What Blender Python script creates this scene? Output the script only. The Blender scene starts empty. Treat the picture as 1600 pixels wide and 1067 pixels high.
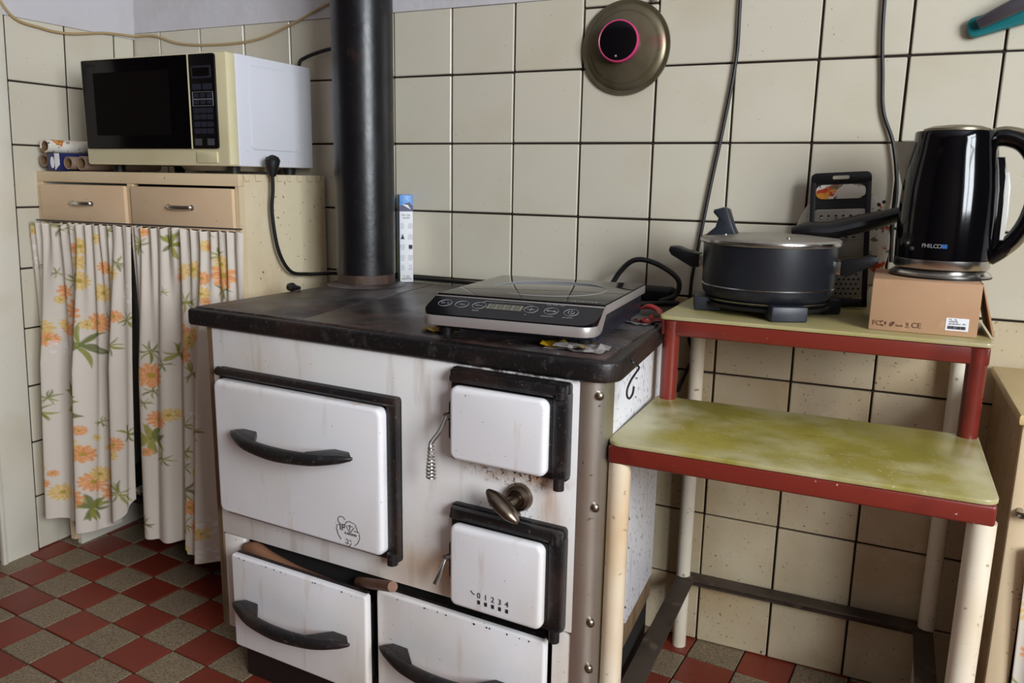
import bpy, bmesh, math, random
import numpy as np
from mathutils import Vector, Matrix
rnd = random.Random(7)
SC = bpy.context.scene
COL = SC.collection

# ------------------------------------------------------------------ camera
def set_camera():
    yaw, pitch, roll = -0.4324967, -0.1988857, 0.0178142
    f = Vector((math.sin(yaw)*math.cos(pitch), math.cos(yaw)*math.cos(pitch), math.sin(pitch)))
    r = Vector((math.cos(yaw), -math.sin(yaw), 0)); u = r.cross(f)
    r2 = r*math.cos(roll) + u*math.sin(roll); u2 = -r*math.sin(roll) + u*math.cos(roll)
    cd = bpy.data.cameras.new('camera'); cam = bpy.data.objects.new('camera', cd); COL.objects.link(cam)
    cd.sensor_width = 36.0; cd.lens = 1255.5156/1600*36.0; cd.clip_start = .02
    cam.matrix_world = Matrix(((r2.x,u2.x,-f.x,1.80025),(r2.y,u2.y,-f.y,-1.61351),(r2.z,u2.z,-f.z,0.97267),(0,0,0,1)))
    SC.camera = cam
set_camera()

# ------------------------------------------------------------------ world, window light, exposure
w = bpy.data.worlds.new('sky'); SC.world = w; w.use_nodes = True
w.node_tree.nodes['Background'].inputs[0].default_value = (.62,.76,1,1)
w.node_tree.nodes['Background'].inputs[1].default_value = 1.0
def area(name, loc, target, sx, sy, power, col):
    l = bpy.data.lights.new(name, 'AREA'); l.shape = 'RECTANGLE'; l.size = sx; l.size_y = sy; l.energy = power; l.color = col
    o = bpy.data.objects.new(name, l); COL.objects.link(o); o.location = loc
    o.rotation_euler = (Vector(target)-Vector(loc)).to_track_quat('-Z','Y').to_euler()
    return o
WIN_Y0, WIN_Y1, WIN_Z0, WIN_Z1 = -2.75, -1.40, .90, 2.10
area('window_daylight', (3.52,(WIN_Y0+WIN_Y1)/2,(WIN_Z0+WIN_Z1)/2), (0.6,(WIN_Y0+WIN_Y1)/2+.9,.75), 1.30, 1.2, 126, (.90,.95,1.0))
SC.view_settings.view_transform = 'Standard'; SC.view_settings.look = 'None'
SC.view_settings.exposure = 0.0; SC.view_settings.gamma = 1.0; SC.view_settings.use_curve_mapping = False

# ------------------------------------------------------------------ mesh helpers
class B:
    def __init__(s): s.bm = bmesh.new()
    def merge(s, t, M=None):
        if M is not None: bmesh.ops.transform(t, matrix=M, verts=t.verts)
        me = bpy.data.meshes.new('t'); t.to_mesh(me); t.free(); s.bm.from_mesh(me); bpy.data.meshes.remove(me); return s
    def box(s, x0,x1,y0,y1,z0,z1, bev=0, seg=2, M=None):
        t = bmesh.new(); bmesh.ops.create_cube(t, size=1)
        for v in t.verts: v.co = Vector(((x0+x1)/2+v.co.x*(x1-x0),(y0+y1)/2+v.co.y*(y1-y0),(z0+z1)/2+v.co.z*(z1-z0)))
        if bev: bmesh.ops.bevel(t, geom=t.edges[:], offset=bev, segments=seg, profile=.5, affect='EDGES')
        return s.merge(t, M)
    def prism(s, poly, d0, d1, plane='xy', bev=0, seg=2, M=None):
        """polygon (a,b) extruded along the third axis from d0 to d1"""
        P = {'xy':lambda a,b,c:(a,b,c),'xz':lambda a,b,c:(a,c,b),'yz':lambda a,b,c:(c,a,b)}[plane]
        t = bmesh.new(); n = len(poly)
        lo = [t.verts.new(P(a,b,d0)) for a,b in poly]; hi = [t.verts.new(P(a,b,d1)) for a,b in poly]
        f0 = t.faces.new(lo[::-1]); f1 = t.faces.new(hi)
        for i in range(n): t.faces.new((lo[i],lo[(i+1)%n],hi[(i+1)%n],hi[i]))
        bmesh.ops.recalc_face_normals(t, faces=t.faces[:])
        if bev:
            e = set(f0.edges)|set(f1.edges)
            bmesh.ops.bevel(t, geom=list(e), offset=bev, segments=seg, profile=.5, affect='EDGES')
        return s.merge(t, M)
    def lathe(s, prof, n=40, axis='z', o=(0,0,0), M=None, arc=2*math.pi):
        t = bmesh.new(); rings = []
        full = abs(arc-2*math.pi) < 1e-6
        for r, h in prof:
            ring = []
            for k in range(n if full else n+1):
                a = arc*k/n
                p = (r*math.cos(a), r*math.sin(a), h)
                if axis == 'y': p = (p[0], p[2], p[1])
                elif axis == 'x': p = (p[2], p[0], p[1])
                ring.append(t.verts.new((p[0]+o[0],p[1]+o[1],p[2]+o[2])))
            rings.append(ring)
        for a, b in zip(rings, rings[1:]):
            m = len(a)
            for k in range(m if full else m-1): t.faces.new((a[k],a[(k+1)%m],b[(k+1)%m],b[k]))
        if full and prof[0] != prof[-1]:
            for ring, (r, h) in ((rings[0],prof[0]),(rings[-1],prof[-1])):
                if r > 1e-5: t.faces.new(ring)
        bmesh.ops.remove_doubles(t, verts=t.verts[:], dist=1e-6)
        bmesh.ops.recalc_face_normals(t, faces=t.faces[:])
        return s.merge(t, M)
    def tube(s, pts, r, n=10, M=None, sub=0, sx=1.0, closed=False, up=None):
        """swept tube; r number or list; sx flattens the section"""
        pts = [Vector(p) for p in pts]
        if sub: pts, r = smooth(pts, r, sub)
        m = len(pts); R = list(r) if isinstance(r,(list,tuple)) else [r]*m
        t = bmesh.new(); rings = []; up0 = Vector(up) if up else None; prev = None
        for i,p in enumerate(pts):
            d = (pts[min(i+1,m-1)]-pts[max(i-1,0)]).normalized()
            if up0: a = up0
            else: a = prev if prev else (Vector((0,0,1)) if abs(d.z)<.9 else Vector((1,0,0)))
            b = (a - d*a.dot(d)).normalized(); prev = b; c = d.cross(b)
            rings.append([t.verts.new(p + b*(R[i]*math.cos(2*math.pi*k/n)*sx) + c*(R[i]*math.sin(2*math.pi*k/n))) for k in range(n)])
        for a,b in zip(rings,rings[1:]):
            for k in range(n): t.faces.new((a[k],a[(k+1)%n],b[(k+1)%n],b[k]))
        t.faces.new(rings[0][::-1]); t.faces.new(rings[-1])
        bmesh.ops.recalc_face_normals(t, faces=t.faces[:])
        return s.merge(t, M)
    def mesh(s, name='m', smooth_deg=35):
        me = bpy.data.meshes.new(name); s.bm.to_mesh(me); s.bm.free()
        for p in me.polygons: p.use_smooth = True
        me.set_sharp_from_angle(angle=math.radians(smooth_deg))
        return me
def smooth(pts, r, sub):
    out, ro = [], []; m = len(pts); R = list(r) if isinstance(r,(list,tuple)) else [r]*m
    for i in range(m-1):
        p0,p1,p2,p3 = pts[max(i-1,0)],pts[i],pts[i+1],pts[min(i+2,m-1)]
        for k in range(sub):
            t = k/sub
            out.append(.5*((2*p1)+(-p0+p2)*t+(2*p0-5*p1+4*p2-p3)*t*t+(-p0+3*p1-3*p2+p3)*t**3)); ro.append(R[i]*(1-t)+R[i+1]*t)
    out.append(pts[-1]); ro.append(R[-1]); return out, ro
def rrect(a0,a1,b0,b1,r,n=5):
    out = []
    rs = r if isinstance(r,(list,tuple)) else (r,)*4      # bl, br, tr, tl
    for (cx,cy,a,q) in ((a0,b0,180,0),(a1,b0,270,1),(a1,b1,0,2),(a0,b1,90,3)):
        q = rs[q]
        if q < 1e-6: out.append((cx,cy)); continue
        ox = cx+q if cx==a0 else cx-q; oy = cy+q if cy==b0 else cy-q
        for k in range(n+1):
            t = math.radians(a+90*k/n); out.append((ox+q*math.cos(t), oy+q*math.sin(t)))
    return out
def link(name, me, m, parent=None, label=None):
    o = bpy.data.objects.new(name, me); COL.objects.link(o)
    if m is not None:
        if len(me.materials) == 0: me.materials.append(m)
    if parent is not None: o.parent = parent
    if label: o['label'] = label
    return o
def part(name, b, m, parent, label=None, deg=35):
    me = b.mesh(name, deg) if isinstance(b,B) else b
    return link(name, me, m, parent, label)
def tag(o, label, cat, group=None):
    o['label'] = label; o['category'] = cat
    if group: o['group'] = group
    return o
def thing(name, label, cat, loc=(0,0,0), rz=0, group=None):
    o = bpy.data.objects.new(name, None); COL.objects.link(o); o.location = loc; o.rotation_euler = (0,0,rz); o.empty_display_size = .05
    return tag(o, label, cat, group)
def solo(name, b, m, label, cat, group=None, deg=35): return tag(part(name, b, m, None, None, deg), label, cat, group)
def struct(name, b, m):
    o = part(name, b, m, None); o['kind'] = 'structure'; return o
def text(s, size, M, m, parent, name='lettering', align='CENTER', ext=.00015):
    cu = bpy.data.curves.new('txt','FONT'); cu.body = s; cu.size = size; cu.align_x = align; cu.extrude = ext; cu.resolution_u = 3
    o = bpy.data.objects.new('txt', cu); COL.objects.link(o)
    dg = bpy.context.evaluated_depsgraph_get(); me = bpy.data.meshes.new_from_object(o.evaluated_get(dg))
    bpy.data.objects.remove(o); bpy.data.curves.remove(cu)
    me.materials.clear(); me.transform(M)
    return link(name, me, m, parent)
def frame(o, right, up):
    r = Vector(right).normalized(); u = Vector(up).normalized(); n = r.cross(u)
    return Matrix(((r.x,u.x,n.x,o[0]),(r.y,u.y,n.y,o[1]),(r.z,u.z,n.z,o[2]),(0,0,0,1)))

def tiny_print(Mx, width, height, m, parent, seed=1, name='small_print'):
    """a word too small to read: a row of short uneven strokes"""
    rg = random.Random(seed); b = B(); x = -width/2
    while x < width/2:
        wl = height*rg.uniform(.35,.7); h0 = height*rg.choice((0,0,.3)); h1 = height*rg.choice((.7,.7,1))
        if rg.random() < .85: b.box(x,min(x+wl,width/2),h0,h0+height*.18,-.0001,.0002,M=Mx); b.box(x,x+height*.16,h0,h1,-.0001,.0002,M=Mx); b.box(x,min(x+wl,width/2),h1-height*.18,h1,-.0001,.0002,M=Mx)
        x += wl+height*.25
    return part(name, b, m, parent)

# ------------------------------------------------------------------ materials
def mat(name, col, rough=.5, metal=0., layers=(), bump=None, coat=0., rvar=None, spec=None, rand=0., emit=None, attr=None, trans=0.):
    """layers: dicts kind noise/speck/blob with col, scale, lo, hi, amt, st (stretch), pos, rad"""
    m = bpy.data.materials.new(name); m.use_nodes = True; nt = m.node_tree; N = nt.nodes; L = nt.links
    bs = N['Principled BSDF']; bs.inputs['Roughness'].default_value = rough; bs.inputs['Metallic'].default_value = metal
    bs.inputs['Coat Weight'].default_value = coat; bs.inputs['Coat Roughness'].default_value = .12
    if spec is not None: bs.inputs['Specular IOR Level'].default_value = spec
    if trans: bs.inputs['Transmission Weight'].default_value = trans
    tc = N.new('ShaderNodeTexCoord'); oi = N.new('ShaderNodeObjectInfo')
    add = N.new('ShaderNodeVectorMath'); add.operation = 'ADD'
    sc = N.new('ShaderNodeVectorMath'); sc.operation = 'SCALE'; sc.inputs[0].default_value = (17,31,9); L.new(oi.outputs['Random'], sc.inputs['Scale'])
    L.new(tc.outputs['Object'], add.inputs[0]); L.new(sc.outputs[0], add.inputs[1])
    vec = add.outputs[0] if rand else tc.outputs['Object']
    def val(x, op, y, clamp=False):
        n = N.new('ShaderNodeMath'); n.operation = op; n.use_clamp = clamp
        for i,v in enumerate((x,y)):
            if isinstance(v,(int,float)): n.inputs[i].default_value = v
            else: L.new(v, n.inputs[i])
        return n.outputs[0]
    if attr:
        a = N.new('ShaderNodeAttribute'); a.attribute_name = attr; cur = a.outputs['Color']
    else:
        c = N.new('ShaderNodeRGB'); c.outputs[0].default_value = (*col,1); cur = c.outputs[0]
    if rand:
        hv = N.new('ShaderNodeHueSaturation'); L.new(cur, hv.inputs['Color'])
        L.new(val(val(oi.outputs['Random'],'MULTIPLY',rand*2),'ADD',1-rand), hv.inputs['Value']); cur = hv.outputs[0]
    def noise(scale, st, det=4):
        mp = N.new('ShaderNodeMapping'); mp.inputs['Scale'].default_value = st; L.new(vec, mp.inputs[0])
        n = N.new('ShaderNodeTexNoise'); n.inputs['Scale'].default_value = scale; n.inputs['Detail'].default_value = det; L.new(mp.outputs[0], n.inputs[0])
        return n.outputs[0]
    def rng(x, lo, hi, to=1.):
        mr = N.new('ShaderNodeMapRange'); mr.inputs['From Min'].default_value = lo; mr.inputs['From Max'].default_value = hi; mr.inputs['To Max'].default_value = to; L.new(x, mr.inputs[0]); return mr.outputs[0]
    for l in layers:
        fac = rng(noise(l.get('scale',8), l.get('st',(1,1,1)), l.get('det',4)), l.get('lo',.5), l.get('hi',.7), l.get('amt',1.))
        if 'pos' in l:
            d = N.new('ShaderNodeVectorMath'); d.operation = 'SUBTRACT'; d.inputs[1].default_value = l['pos']; L.new(tc.outputs['Object'], d.inputs[0])
            s2 = N.new('ShaderNodeVectorMath'); s2.operation = 'DIVIDE'; s2.inputs[1].default_value = l['rad']; L.new(d.outputs[0], s2.inputs[0])
            ln = N.new('ShaderNodeVectorMath'); ln.operation = 'LENGTH'; L.new(s2.outputs[0], ln.inputs[0])
            fac = val(fac, 'MULTIPLY', rng(ln.outputs['Value'], 1., .35))
        mx = N.new('ShaderNodeMix'); mx.data_type = 'RGBA'; mx.inputs[7].default_value = (*l['col'],1)
        L.new(fac, mx.inputs[0]); L.new(cur, mx.inputs[6]); cur = mx.outputs[2]
    L.new(cur, bs.inputs['Base Color'])
    if rvar:
        L.new(val(val(noise(rvar[0],(1,1,1)),'MULTIPLY',rvar[1]),'ADD',rough-rvar[1]*.5,True), bs.inputs['Roughness'])
    if bump:
        bp = N.new('ShaderNodeBump'); bp.inputs['Strength'].default_value = bump[1]; bp.inputs['Distance'].default_value = bump[2] if len(bump)>2 else .002
        L.new(noise(bump[0],(1,1,1)), bp.inputs['Height']); L.new(bp.outputs[0], bs.inputs['Normal'])
    if emit:
        bs.inputs['Emission Color'].default_value = (*emit[0],1); bs.inputs['Emission Strength'].default_value = emit[1]
    return m
def lin(r,g,b): return tuple((c/255/12.92 if c/255<=.04045 else ((c/255+.055)/1.055)**2.4) for c in (r,g,b))
BLK = lin(26,22,20)
RUST = lin(120,66,28); GREASE = lin(150,118,70)
M = {}
M['tile'] = mat('glazed_cream_tile', lin(209,202,183), .22, layers=[dict(col=lin(192,177,146),scale=5,lo=.5,hi=.8,amt=.45), dict(col=lin(120,85,45),scale=200,lo=.745,hi=.765,amt=.7,det=2)], rand=.035, rvar=(6,.15), bump=(14,.06))
M['tile_grimy_bounce'] = mat('greasy_cream_tile_warm_bounce', lin(203,188,158), .28, layers=[dict(col=lin(176,148,104),scale=5,lo=.42,hi=.7,amt=.7), dict(col=lin(124,88,50),scale=110,lo=.69,hi=.73,amt=.6,det=3), dict(col=lin(70,46,26),scale=170,lo=.70,hi=.73,amt=.9,det=2)], rand=.035, rvar=(6,.15), bump=(14,.06))  # grease spatter, with warm bounce light from the shelf painted into the tone
M['lid_metal'] = mat('old_tinned_lid', lin(128,120,98), .36, .75, layers=[dict(col=lin(92,80,52),scale=14,lo=.45,hi=.7,amt=.7),dict(col=lin(150,90,90),scale=22,lo=.6,hi=.72,amt=.4),dict(col=lin(60,44,30),scale=90,lo=.68,hi=.74,amt=.6)])
M['grout'] = mat('dirty_dark_grout', lin(44,34,26), .9, bump=(120,.4))
M['far_paint'] = mat('dull_ochre_wall_paint', lin(98,86,76), .8)
M['plaster'] = mat('white_lime_plaster', lin(205,202,205), .9, layers=[dict(col=lin(180,172,165),scale=6,lo=.5,hi=.8,amt=.5)], bump=(45,.5,.004))
M['paint_white'] = mat('white_oil_paint', lin(226,221,205), .4, layers=[dict(col=lin(190,175,145),scale=5,lo=.5,hi=.8,amt=.5),dict(col=lin(110,100,80),scale=90,lo=.72,hi=.76,amt=.6)], bump=(30,.15))
M['red_tile'] = mat('brick_red_floor_tile', lin(128,50,34), .42, layers=[dict(col=lin(96,40,30),scale=9,lo=.5,hi=.8,amt=.5),dict(col=lin(50,30,25),scale=70,lo=.66,hi=.75,amt=.5)], rand=.1, bump=(60,.15))
M['grey_tile'] = mat('speckled_grey_floor_tile', lin(138,120,96), .5, layers=[dict(col=lin(88,72,54),scale=260,lo=.5,hi=.62,amt=.8,det=2),dict(col=lin(190,174,148),scale=330,lo=.58,hi=.66,amt=.6,det=2)], rand=.06, bump=(60,.15))
M['floor_joint'] = mat('dark_floor_joint', lin(46,36,32), .9)
M['enamel'] = mat('white_enamel', lin(241,239,240), .22, layers=[
    dict(col=lin(214,200,176),scale=4,lo=.5,hi=.75,amt=.55,st=(1,1,.5)),
    dict(col=lin(60,40,25),scale=200,lo=.737,hi=.757,amt=.8,det=2),
    dict(col=lin(190,150,95),scale=34,lo=.59,hi=.72,amt=.4,st=(1,1,.15))], rvar=(12,.15), coat=.15)
M['enamel_body'] = mat('white_enamel_stained', lin(238,235,232), .25, layers=[
    dict(col=lin(208,184,150),scale=4,lo=.48,hi=.72,amt=.6,st=(1,1,.5)),
    dict(col=lin(48,32,20),scale=180,lo=.73,hi=.75,amt=.85,det=2),
    dict(col=GREASE,scale=28,lo=.55,hi=.72,amt=.42,st=(1,1,.12)),
    dict(col=lin(176,120,62),scale=34,lo=.42,hi=.62,amt=.85,pos=(.665,0,.555),rad=(.11,.1,.03)),
    dict(col=lin(60,36,20),scale=150,lo=.56,hi=.62,amt=.9,pos=(.67,0,.552),rad=(.10,.1,.03),det=2),
    dict(col=lin(58,36,20),scale=120,lo=.54,hi=.6,amt=.9,pos=(.66,0,.492),rad=(.06,.1,.016),det=2),
    dict(col=lin(170,120,66),scale=20,lo=.4,hi=.7,amt=.7,pos=(.735,0,.50),rad=(.03,.1,.07),st=(1,1,.2)),
    dict(col=lin(190,140,80),scale=10,lo=.35,hi=.7,amt=.7,pos=(.53,0,.35),rad=(.10,.1,.06)),
    dict(col=lin(52,30,18),scale=60,lo=.45,hi=.55,amt=.95,pos=(.665,0,.704),rad=(.13,.1,.010))], rvar=(12,.15))
M['side_enamel'] = mat('white_enamel_spattered', lin(238,238,242), .3, layers=[
    dict(col=lin(190,170,140),scale=7,lo=.5,hi=.7,amt=.5,st=(1,1,.4)),
    dict(col=lin(84,50,26),scale=170,lo=.64,hi=.68,amt=.9,det=2,st=(1,1,.6)),
    dict(col=lin(110,66,34),scale=40,lo=.4,hi=.66,amt=.95,pos=(.807,.08,.56),rad=(.1,.12,.05)),
    dict(col=lin(95,85,78),scale=60,lo=.6,hi=.7,amt=.7,st=(1,1,.06))], rvar=(12,.15))
M['iron'] = mat('black_cast_iron', lin(22,20,21), .42, layers=[dict(col=lin(66,44,34),scale=9,lo=.48,hi=.66,amt=.38),dict(col=lin(86,80,80),scale=60,lo=.58,hi=.75,amt=.35),dict(col=lin(120,112,106),scale=220,lo=.67,hi=.72,amt=.35,det=2)], bump=(170,.4,.0015), rvar=(9,.25))
M['hob_iron'] = mat('worn_hob_plate_iron', lin(50,46,47), .40, layers=[dict(col=lin(78,52,38),scale=7,lo=.44,hi=.6,amt=.65),dict(col=lin(112,106,108),scale=5,lo=.5,hi=.64,amt=.6),dict(col=lin(18,15,15),scale=15,lo=.48,hi=.62,amt=.75),dict(col=lin(140,134,132),scale=120,lo=.6,hi=.7,amt=.35)], bump=(150,.35,.001), rvar=(6,.3))
M['black_enamel'] = mat('black_pipe_enamel', lin(14,13,17), .34, layers=[dict(col=lin(92,58,42),scale=14,lo=.62,hi=.75,amt=.5,st=(1,1,.5)),dict(col=lin(70,68,74),scale=120,lo=.68,hi=.74,amt=.5)], rvar=(20,.22), bump=(90,.2,.0015))
M['rusty_collar'] = mat('rusty_pipe_collar', lin(76,60,52), .55, .3, layers=[dict(col=lin(120,92,76),scale=40,lo=.5,hi=.7,amt=.7,st=(1,1,.2))])
M['nickel'] = mat('tarnished_nickel', lin(190,184,172), .34, .9, layers=[dict(col=lin(150,108,54),scale=7,lo=.5,hi=.75,amt=.7,st=(1,1,.3)),dict(col=lin(60,40,24),scale=110,lo=.68,hi=.74,amt=.7)], rvar=(12,.2))
M['knob_metal'] = mat('worn_knob_metal', lin(128,116,102), .34, 1., layers=[dict(col=lin(70,54,40),scale=40,lo=.5,hi=.75,amt=.6)])
M['steel'] = mat('polished_steel', lin(190,188,184), .22, 1., layers=[dict(col=lin(120,112,100),scale=30,lo=.5,hi=.8,amt=.4)])
M['alu'] = mat('dull_aluminium', lin(158,152,142), .42, .6, layers=[dict(col=lin(104,98,88),scale=12,lo=.45,hi=.75,amt=.6),dict(col=lin(60,52,44),scale=90,lo=.68,hi=.74,amt=.5)], bump=(60,.1))
M['black_matt'] = mat('black_matt_plastic', lin(17,17,20), .42, bump=(200,.08), spec=.35)
M['black_rubber'] = mat('black_rubber', lin(16,15,16), .5)
M['black_gloss'] = mat('black_gloss_plastic', lin(8,7,10), .12, coat=.1, spec=.3)
M['dark'] = mat('near_black_matt', lin(20,15,12), .9)  # near-black for hollow insides, the side base and grater holes
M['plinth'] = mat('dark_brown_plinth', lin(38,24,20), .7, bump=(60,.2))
M['wood'] = mat('weathered_wood', lin(128,104,76), .7, layers=[dict(col=lin(84,64,42),scale=10,lo=.4,hi=.7,amt=.7,st=(4,4,.2))])
M['handle_wood'] = mat('grubby_wooden_handle', lin(128,88,64), .55, layers=[dict(col=lin(88,62,48),scale=20,lo=.45,hi=.7,amt=.7,st=(.2,3,3))])
M['cab_paint'] = mat('cream_cabinet_paint', lin(224,201,164), .4, layers=[dict(col=lin(200,165,120),scale=4,lo=.5,hi=.8,amt=.5),dict(col=lin(92,62,36),scale=120,lo=.705,hi=.73,amt=.8,det=2)], bump=(40,.08))
M['cab_side'] = mat('cream_cabinet_side_grimy', lin(222,208,176), .36, layers=[dict(col=lin(178,140,88),scale=6,lo=.46,hi=.75,amt=.6,st=(1,1,.5)),dict(col=lin(80,54,30),scale=120,lo=.68,hi=.73,amt=.85,det=2)], bump=(40,.08))
M['drawer_paint'] = mat('pinkish_cream_drawer_paint', lin(222,192,156), .36, layers=[dict(col=lin(196,158,116),scale=5,lo=.5,hi=.8,amt=.4),dict(col=lin(92,62,36),scale=130,lo=.715,hi=.74,amt=.8,det=2)])
M['red_metal'] = mat('red_enamelled_metal', lin(118,40,29), .33, layers=[dict(col=lin(62,18,18),scale=9,lo=.5,hi=.7,amt=.7),dict(col=lin(210,190,170),scale=120,lo=.74,hi=.77,amt=.8,det=2)], bump=(60,.1))
M['laminate'] = mat('worn_yellow_green_laminate', lin(160,148,66), .3, layers=[dict(col=lin(126,118,50),scale=5,lo=.42,hi=.58,amt=.6),dict(col=lin(182,174,128),scale=6,lo=.5,hi=.62,amt=.8),dict(col=lin(82,76,44),scale=24,lo=.62,hi=.75,amt=.45,st=(1,3,1)),dict(col=lin(206,202,176),scale=180,lo=.65,hi=.72,amt=.5,det=3),dict(col=lin(186,178,140),scale=12,lo=.35,hi=.6,amt=.8,pos=(0,-.285,.62),rad=(.5,.045,.1)),dict(col=lin(190,182,146),scale=12,lo=.35,hi=.6,amt=.8,pos=(.23,-.15,.62),rad=(.05,.2,.1)),dict(col=lin(200,194,160),scale=12,lo=.35,hi=.6,amt=.8,pos=(-.20,-.15,.62),rad=(.05,.16,.1))], rvar=(6,.2))
M['laminate_pale'] = mat('faded_yellow_laminate', lin(168,156,106), .32, layers=[dict(col=lin(168,156,92),scale=6,lo=.45,hi=.7,amt=.5),dict(col=lin(186,178,150),scale=8,lo=.5,hi=.75,amt=.6),dict(col=lin(90,70,45),scale=60,lo=.68,hi=.75,amt=.6)], rvar=(6,.2))
M['cream_tube'] = mat('cream_painted_tube', lin(238,228,206), .34, layers=[dict(col=lin(196,150,86),scale=7,lo=.48,hi=.72,amt=.6,st=(1,1,.4)),dict(col=lin(110,62,26),scale=70,lo=.66,hi=.73,amt=.7)])
M['rail'] = mat('grimy_angle_iron', lin(80,68,58), .6, .2, layers=[dict(col=lin(44,34,28),scale=12,lo=.45,hi=.7,amt=.8),dict(col=lin(150,130,105),scale=30,lo=.6,hi=.75,amt=.5)], bump=(120,.3))
M['card'] = mat('brown_cardboard', lin(178,140,106), .8, layers=[dict(col=lin(160,116,80),scale=8,lo=.5,hi=.75,amt=.5),dict(col=lin(205,170,135),scale=30,lo=.6,hi=.75,amt=.3)])
M['white'] = mat('white_paper', lin(235,235,238), .6)
M['ink'] = mat('dark_ink', lin(34,30,40), .6)
M['ink_brown'] = mat('brown_ink', lin(96,58,40), .7)
M['ink_grey'] = mat('pale_grey_print', lin(150,150,152), .5)
M['mw_cream'] = mat('yellowed_cream_plastic', lin(226,216,176), .4, layers=[dict(col=lin(205,190,140),scale=8,lo=.5,hi=.8,amt=.4)])
M['mw_white'] = mat('white_painted_sheet_metal', lin(222,223,230), .32, layers=[dict(col=lin(120,110,100),scale=140,lo=.75,hi=.78,amt=.6,det=2)])
M['mw_glass'] = mat('black_oven_glass', lin(6,4,7), .12, spec=.08)
M['mw_keys'] = mat('dark_blue_grey_keys', lin(38,39,52), .35)
M['mw_display'] = mat('dark_display', lin(10,6,8), .15, spec=.2)
M['grey_key'] = mat('grey_key', lin(74,72,74), .4)
M['pink'] = mat('pink_plastic', lin(210,60,120), .3)
M['teal'] = mat('teal_plastic', lin(18,112,116), .35)
M['grey_plastic'] = mat('dark_grey_plastic', lin(66,62,68), .35)
M['glass_top'] = mat('black_cooktop_glass', lin(16,16,18), .07, spec=.5)
M['silver'] = mat('silver_plastic', lin(176,168,164), .38, .5)
M['navy_side'] = mat('dark_navy_plastic', lin(28,32,42), .3)
M['lcd'] = mat('grey_lcd', lin(120,118,104), .4)
M['seg'] = mat('lcd_segments', lin(60,60,56), .5)
M['kettle'] = mat('black_glossy_kettle', lin(4,4,7), .09, coat=.05, spec=.4)
M['olive'] = mat('champagne_metallic_trim', lin(138,128,104), .35, .7)
M['clear_strip'] = mat('frosted_water_gauge', lin(205,203,196), .25)
M['pot'] = mat('dark_nonstick_pot', lin(28,30,36), .36, .1, layers=[dict(col=lin(52,56,64),scale=120,lo=.66,hi=.72,amt=.4)])
M['bluegrey'] = mat('dark_slate_plastic', lin(34,38,46), .42)
M['print_blue'] = mat('carton_blue', lin(40,104,196), .4, layers=[dict(col=lin(120,180,232),scale=28,lo=.45,hi=.65,amt=.8)])
M['brand_blue'] = mat('brand_blue_print', lin(40,92,150), .4)
M['print_navy'] = mat('carton_navy', lin(24,30,84), .4)
M['carton_side'] = mat('carton_meadow_print', lin(90,140,200), .45, layers=[dict(col=lin(96,140,62),scale=14,lo=.35,hi=.5,amt=1,pos=(0,0,.03),rad=(.2,.2,.10)),dict(col=lin(190,190,90),scale=20,lo=.5,hi=.6,amt=.8,pos=(0,0,.075),rad=(.2,.2,.03))])
M['floral'] = mat('floral_print', lin(226,220,206), .4, layers=[dict(col=lin(196,64,34),scale=34,lo=.56,hi=.6,amt=1),dict(col=lin(222,150,60),scale=27,lo=.6,hi=.64,amt=1,st=(1,1.2,1.3)),dict(col=lin(92,100,60),scale=45,lo=.6,hi=.63,amt=.9,st=(1,.8,1.5)),dict(col=lin(90,40,34),scale=60,lo=.63,hi=.66,amt=.9,st=(2,1,.6))])
M['cloth'] = mat('floral_curtain_cotton', (1,1,1), .85, attr='print', bump=(700,.15,.0004))
M['wire_beige'] = mat('yellowed_cable', lin(178,152,108), .5)
M['yellow_paper'] = mat('yellow_packet_foil', lin(214,172,40), .35)
M['packet'] = mat('crumpled_white_packet', lin(205,200,196), .4, layers=[dict(col=lin(120,112,108),scale=60,lo=.55,hi=.7,amt=.6)])
M['packet_red'] = mat('red_print', lin(170,36,36), .4)
M['red_rubber'] = mat('red_plastic', lin(150,32,28), .35)
M['roll_paper'] = mat('pale_paper_tube', lin(140,118,102), .6)
M['roll_inner'] = mat('cardboard_core', lin(120,92,62), .8)
M['top_wood'] = mat('pale_wood_laminate', lin(214,190,138), .4, layers=[dict(col=lin(190,162,108),scale=6,lo=.45,hi=.7,amt=.6,st=(4,.4,1))])
M['side_brown'] = mat('varnished_side_board', lin(176,144,98), .3, layers=[dict(col=lin(104,74,42),scale=10,lo=.45,hi=.7,amt=.7,st=(1,1,.4)),dict(col=lin(52,34,20),scale=50,lo=.6,hi=.7,amt=.8)])

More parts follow.
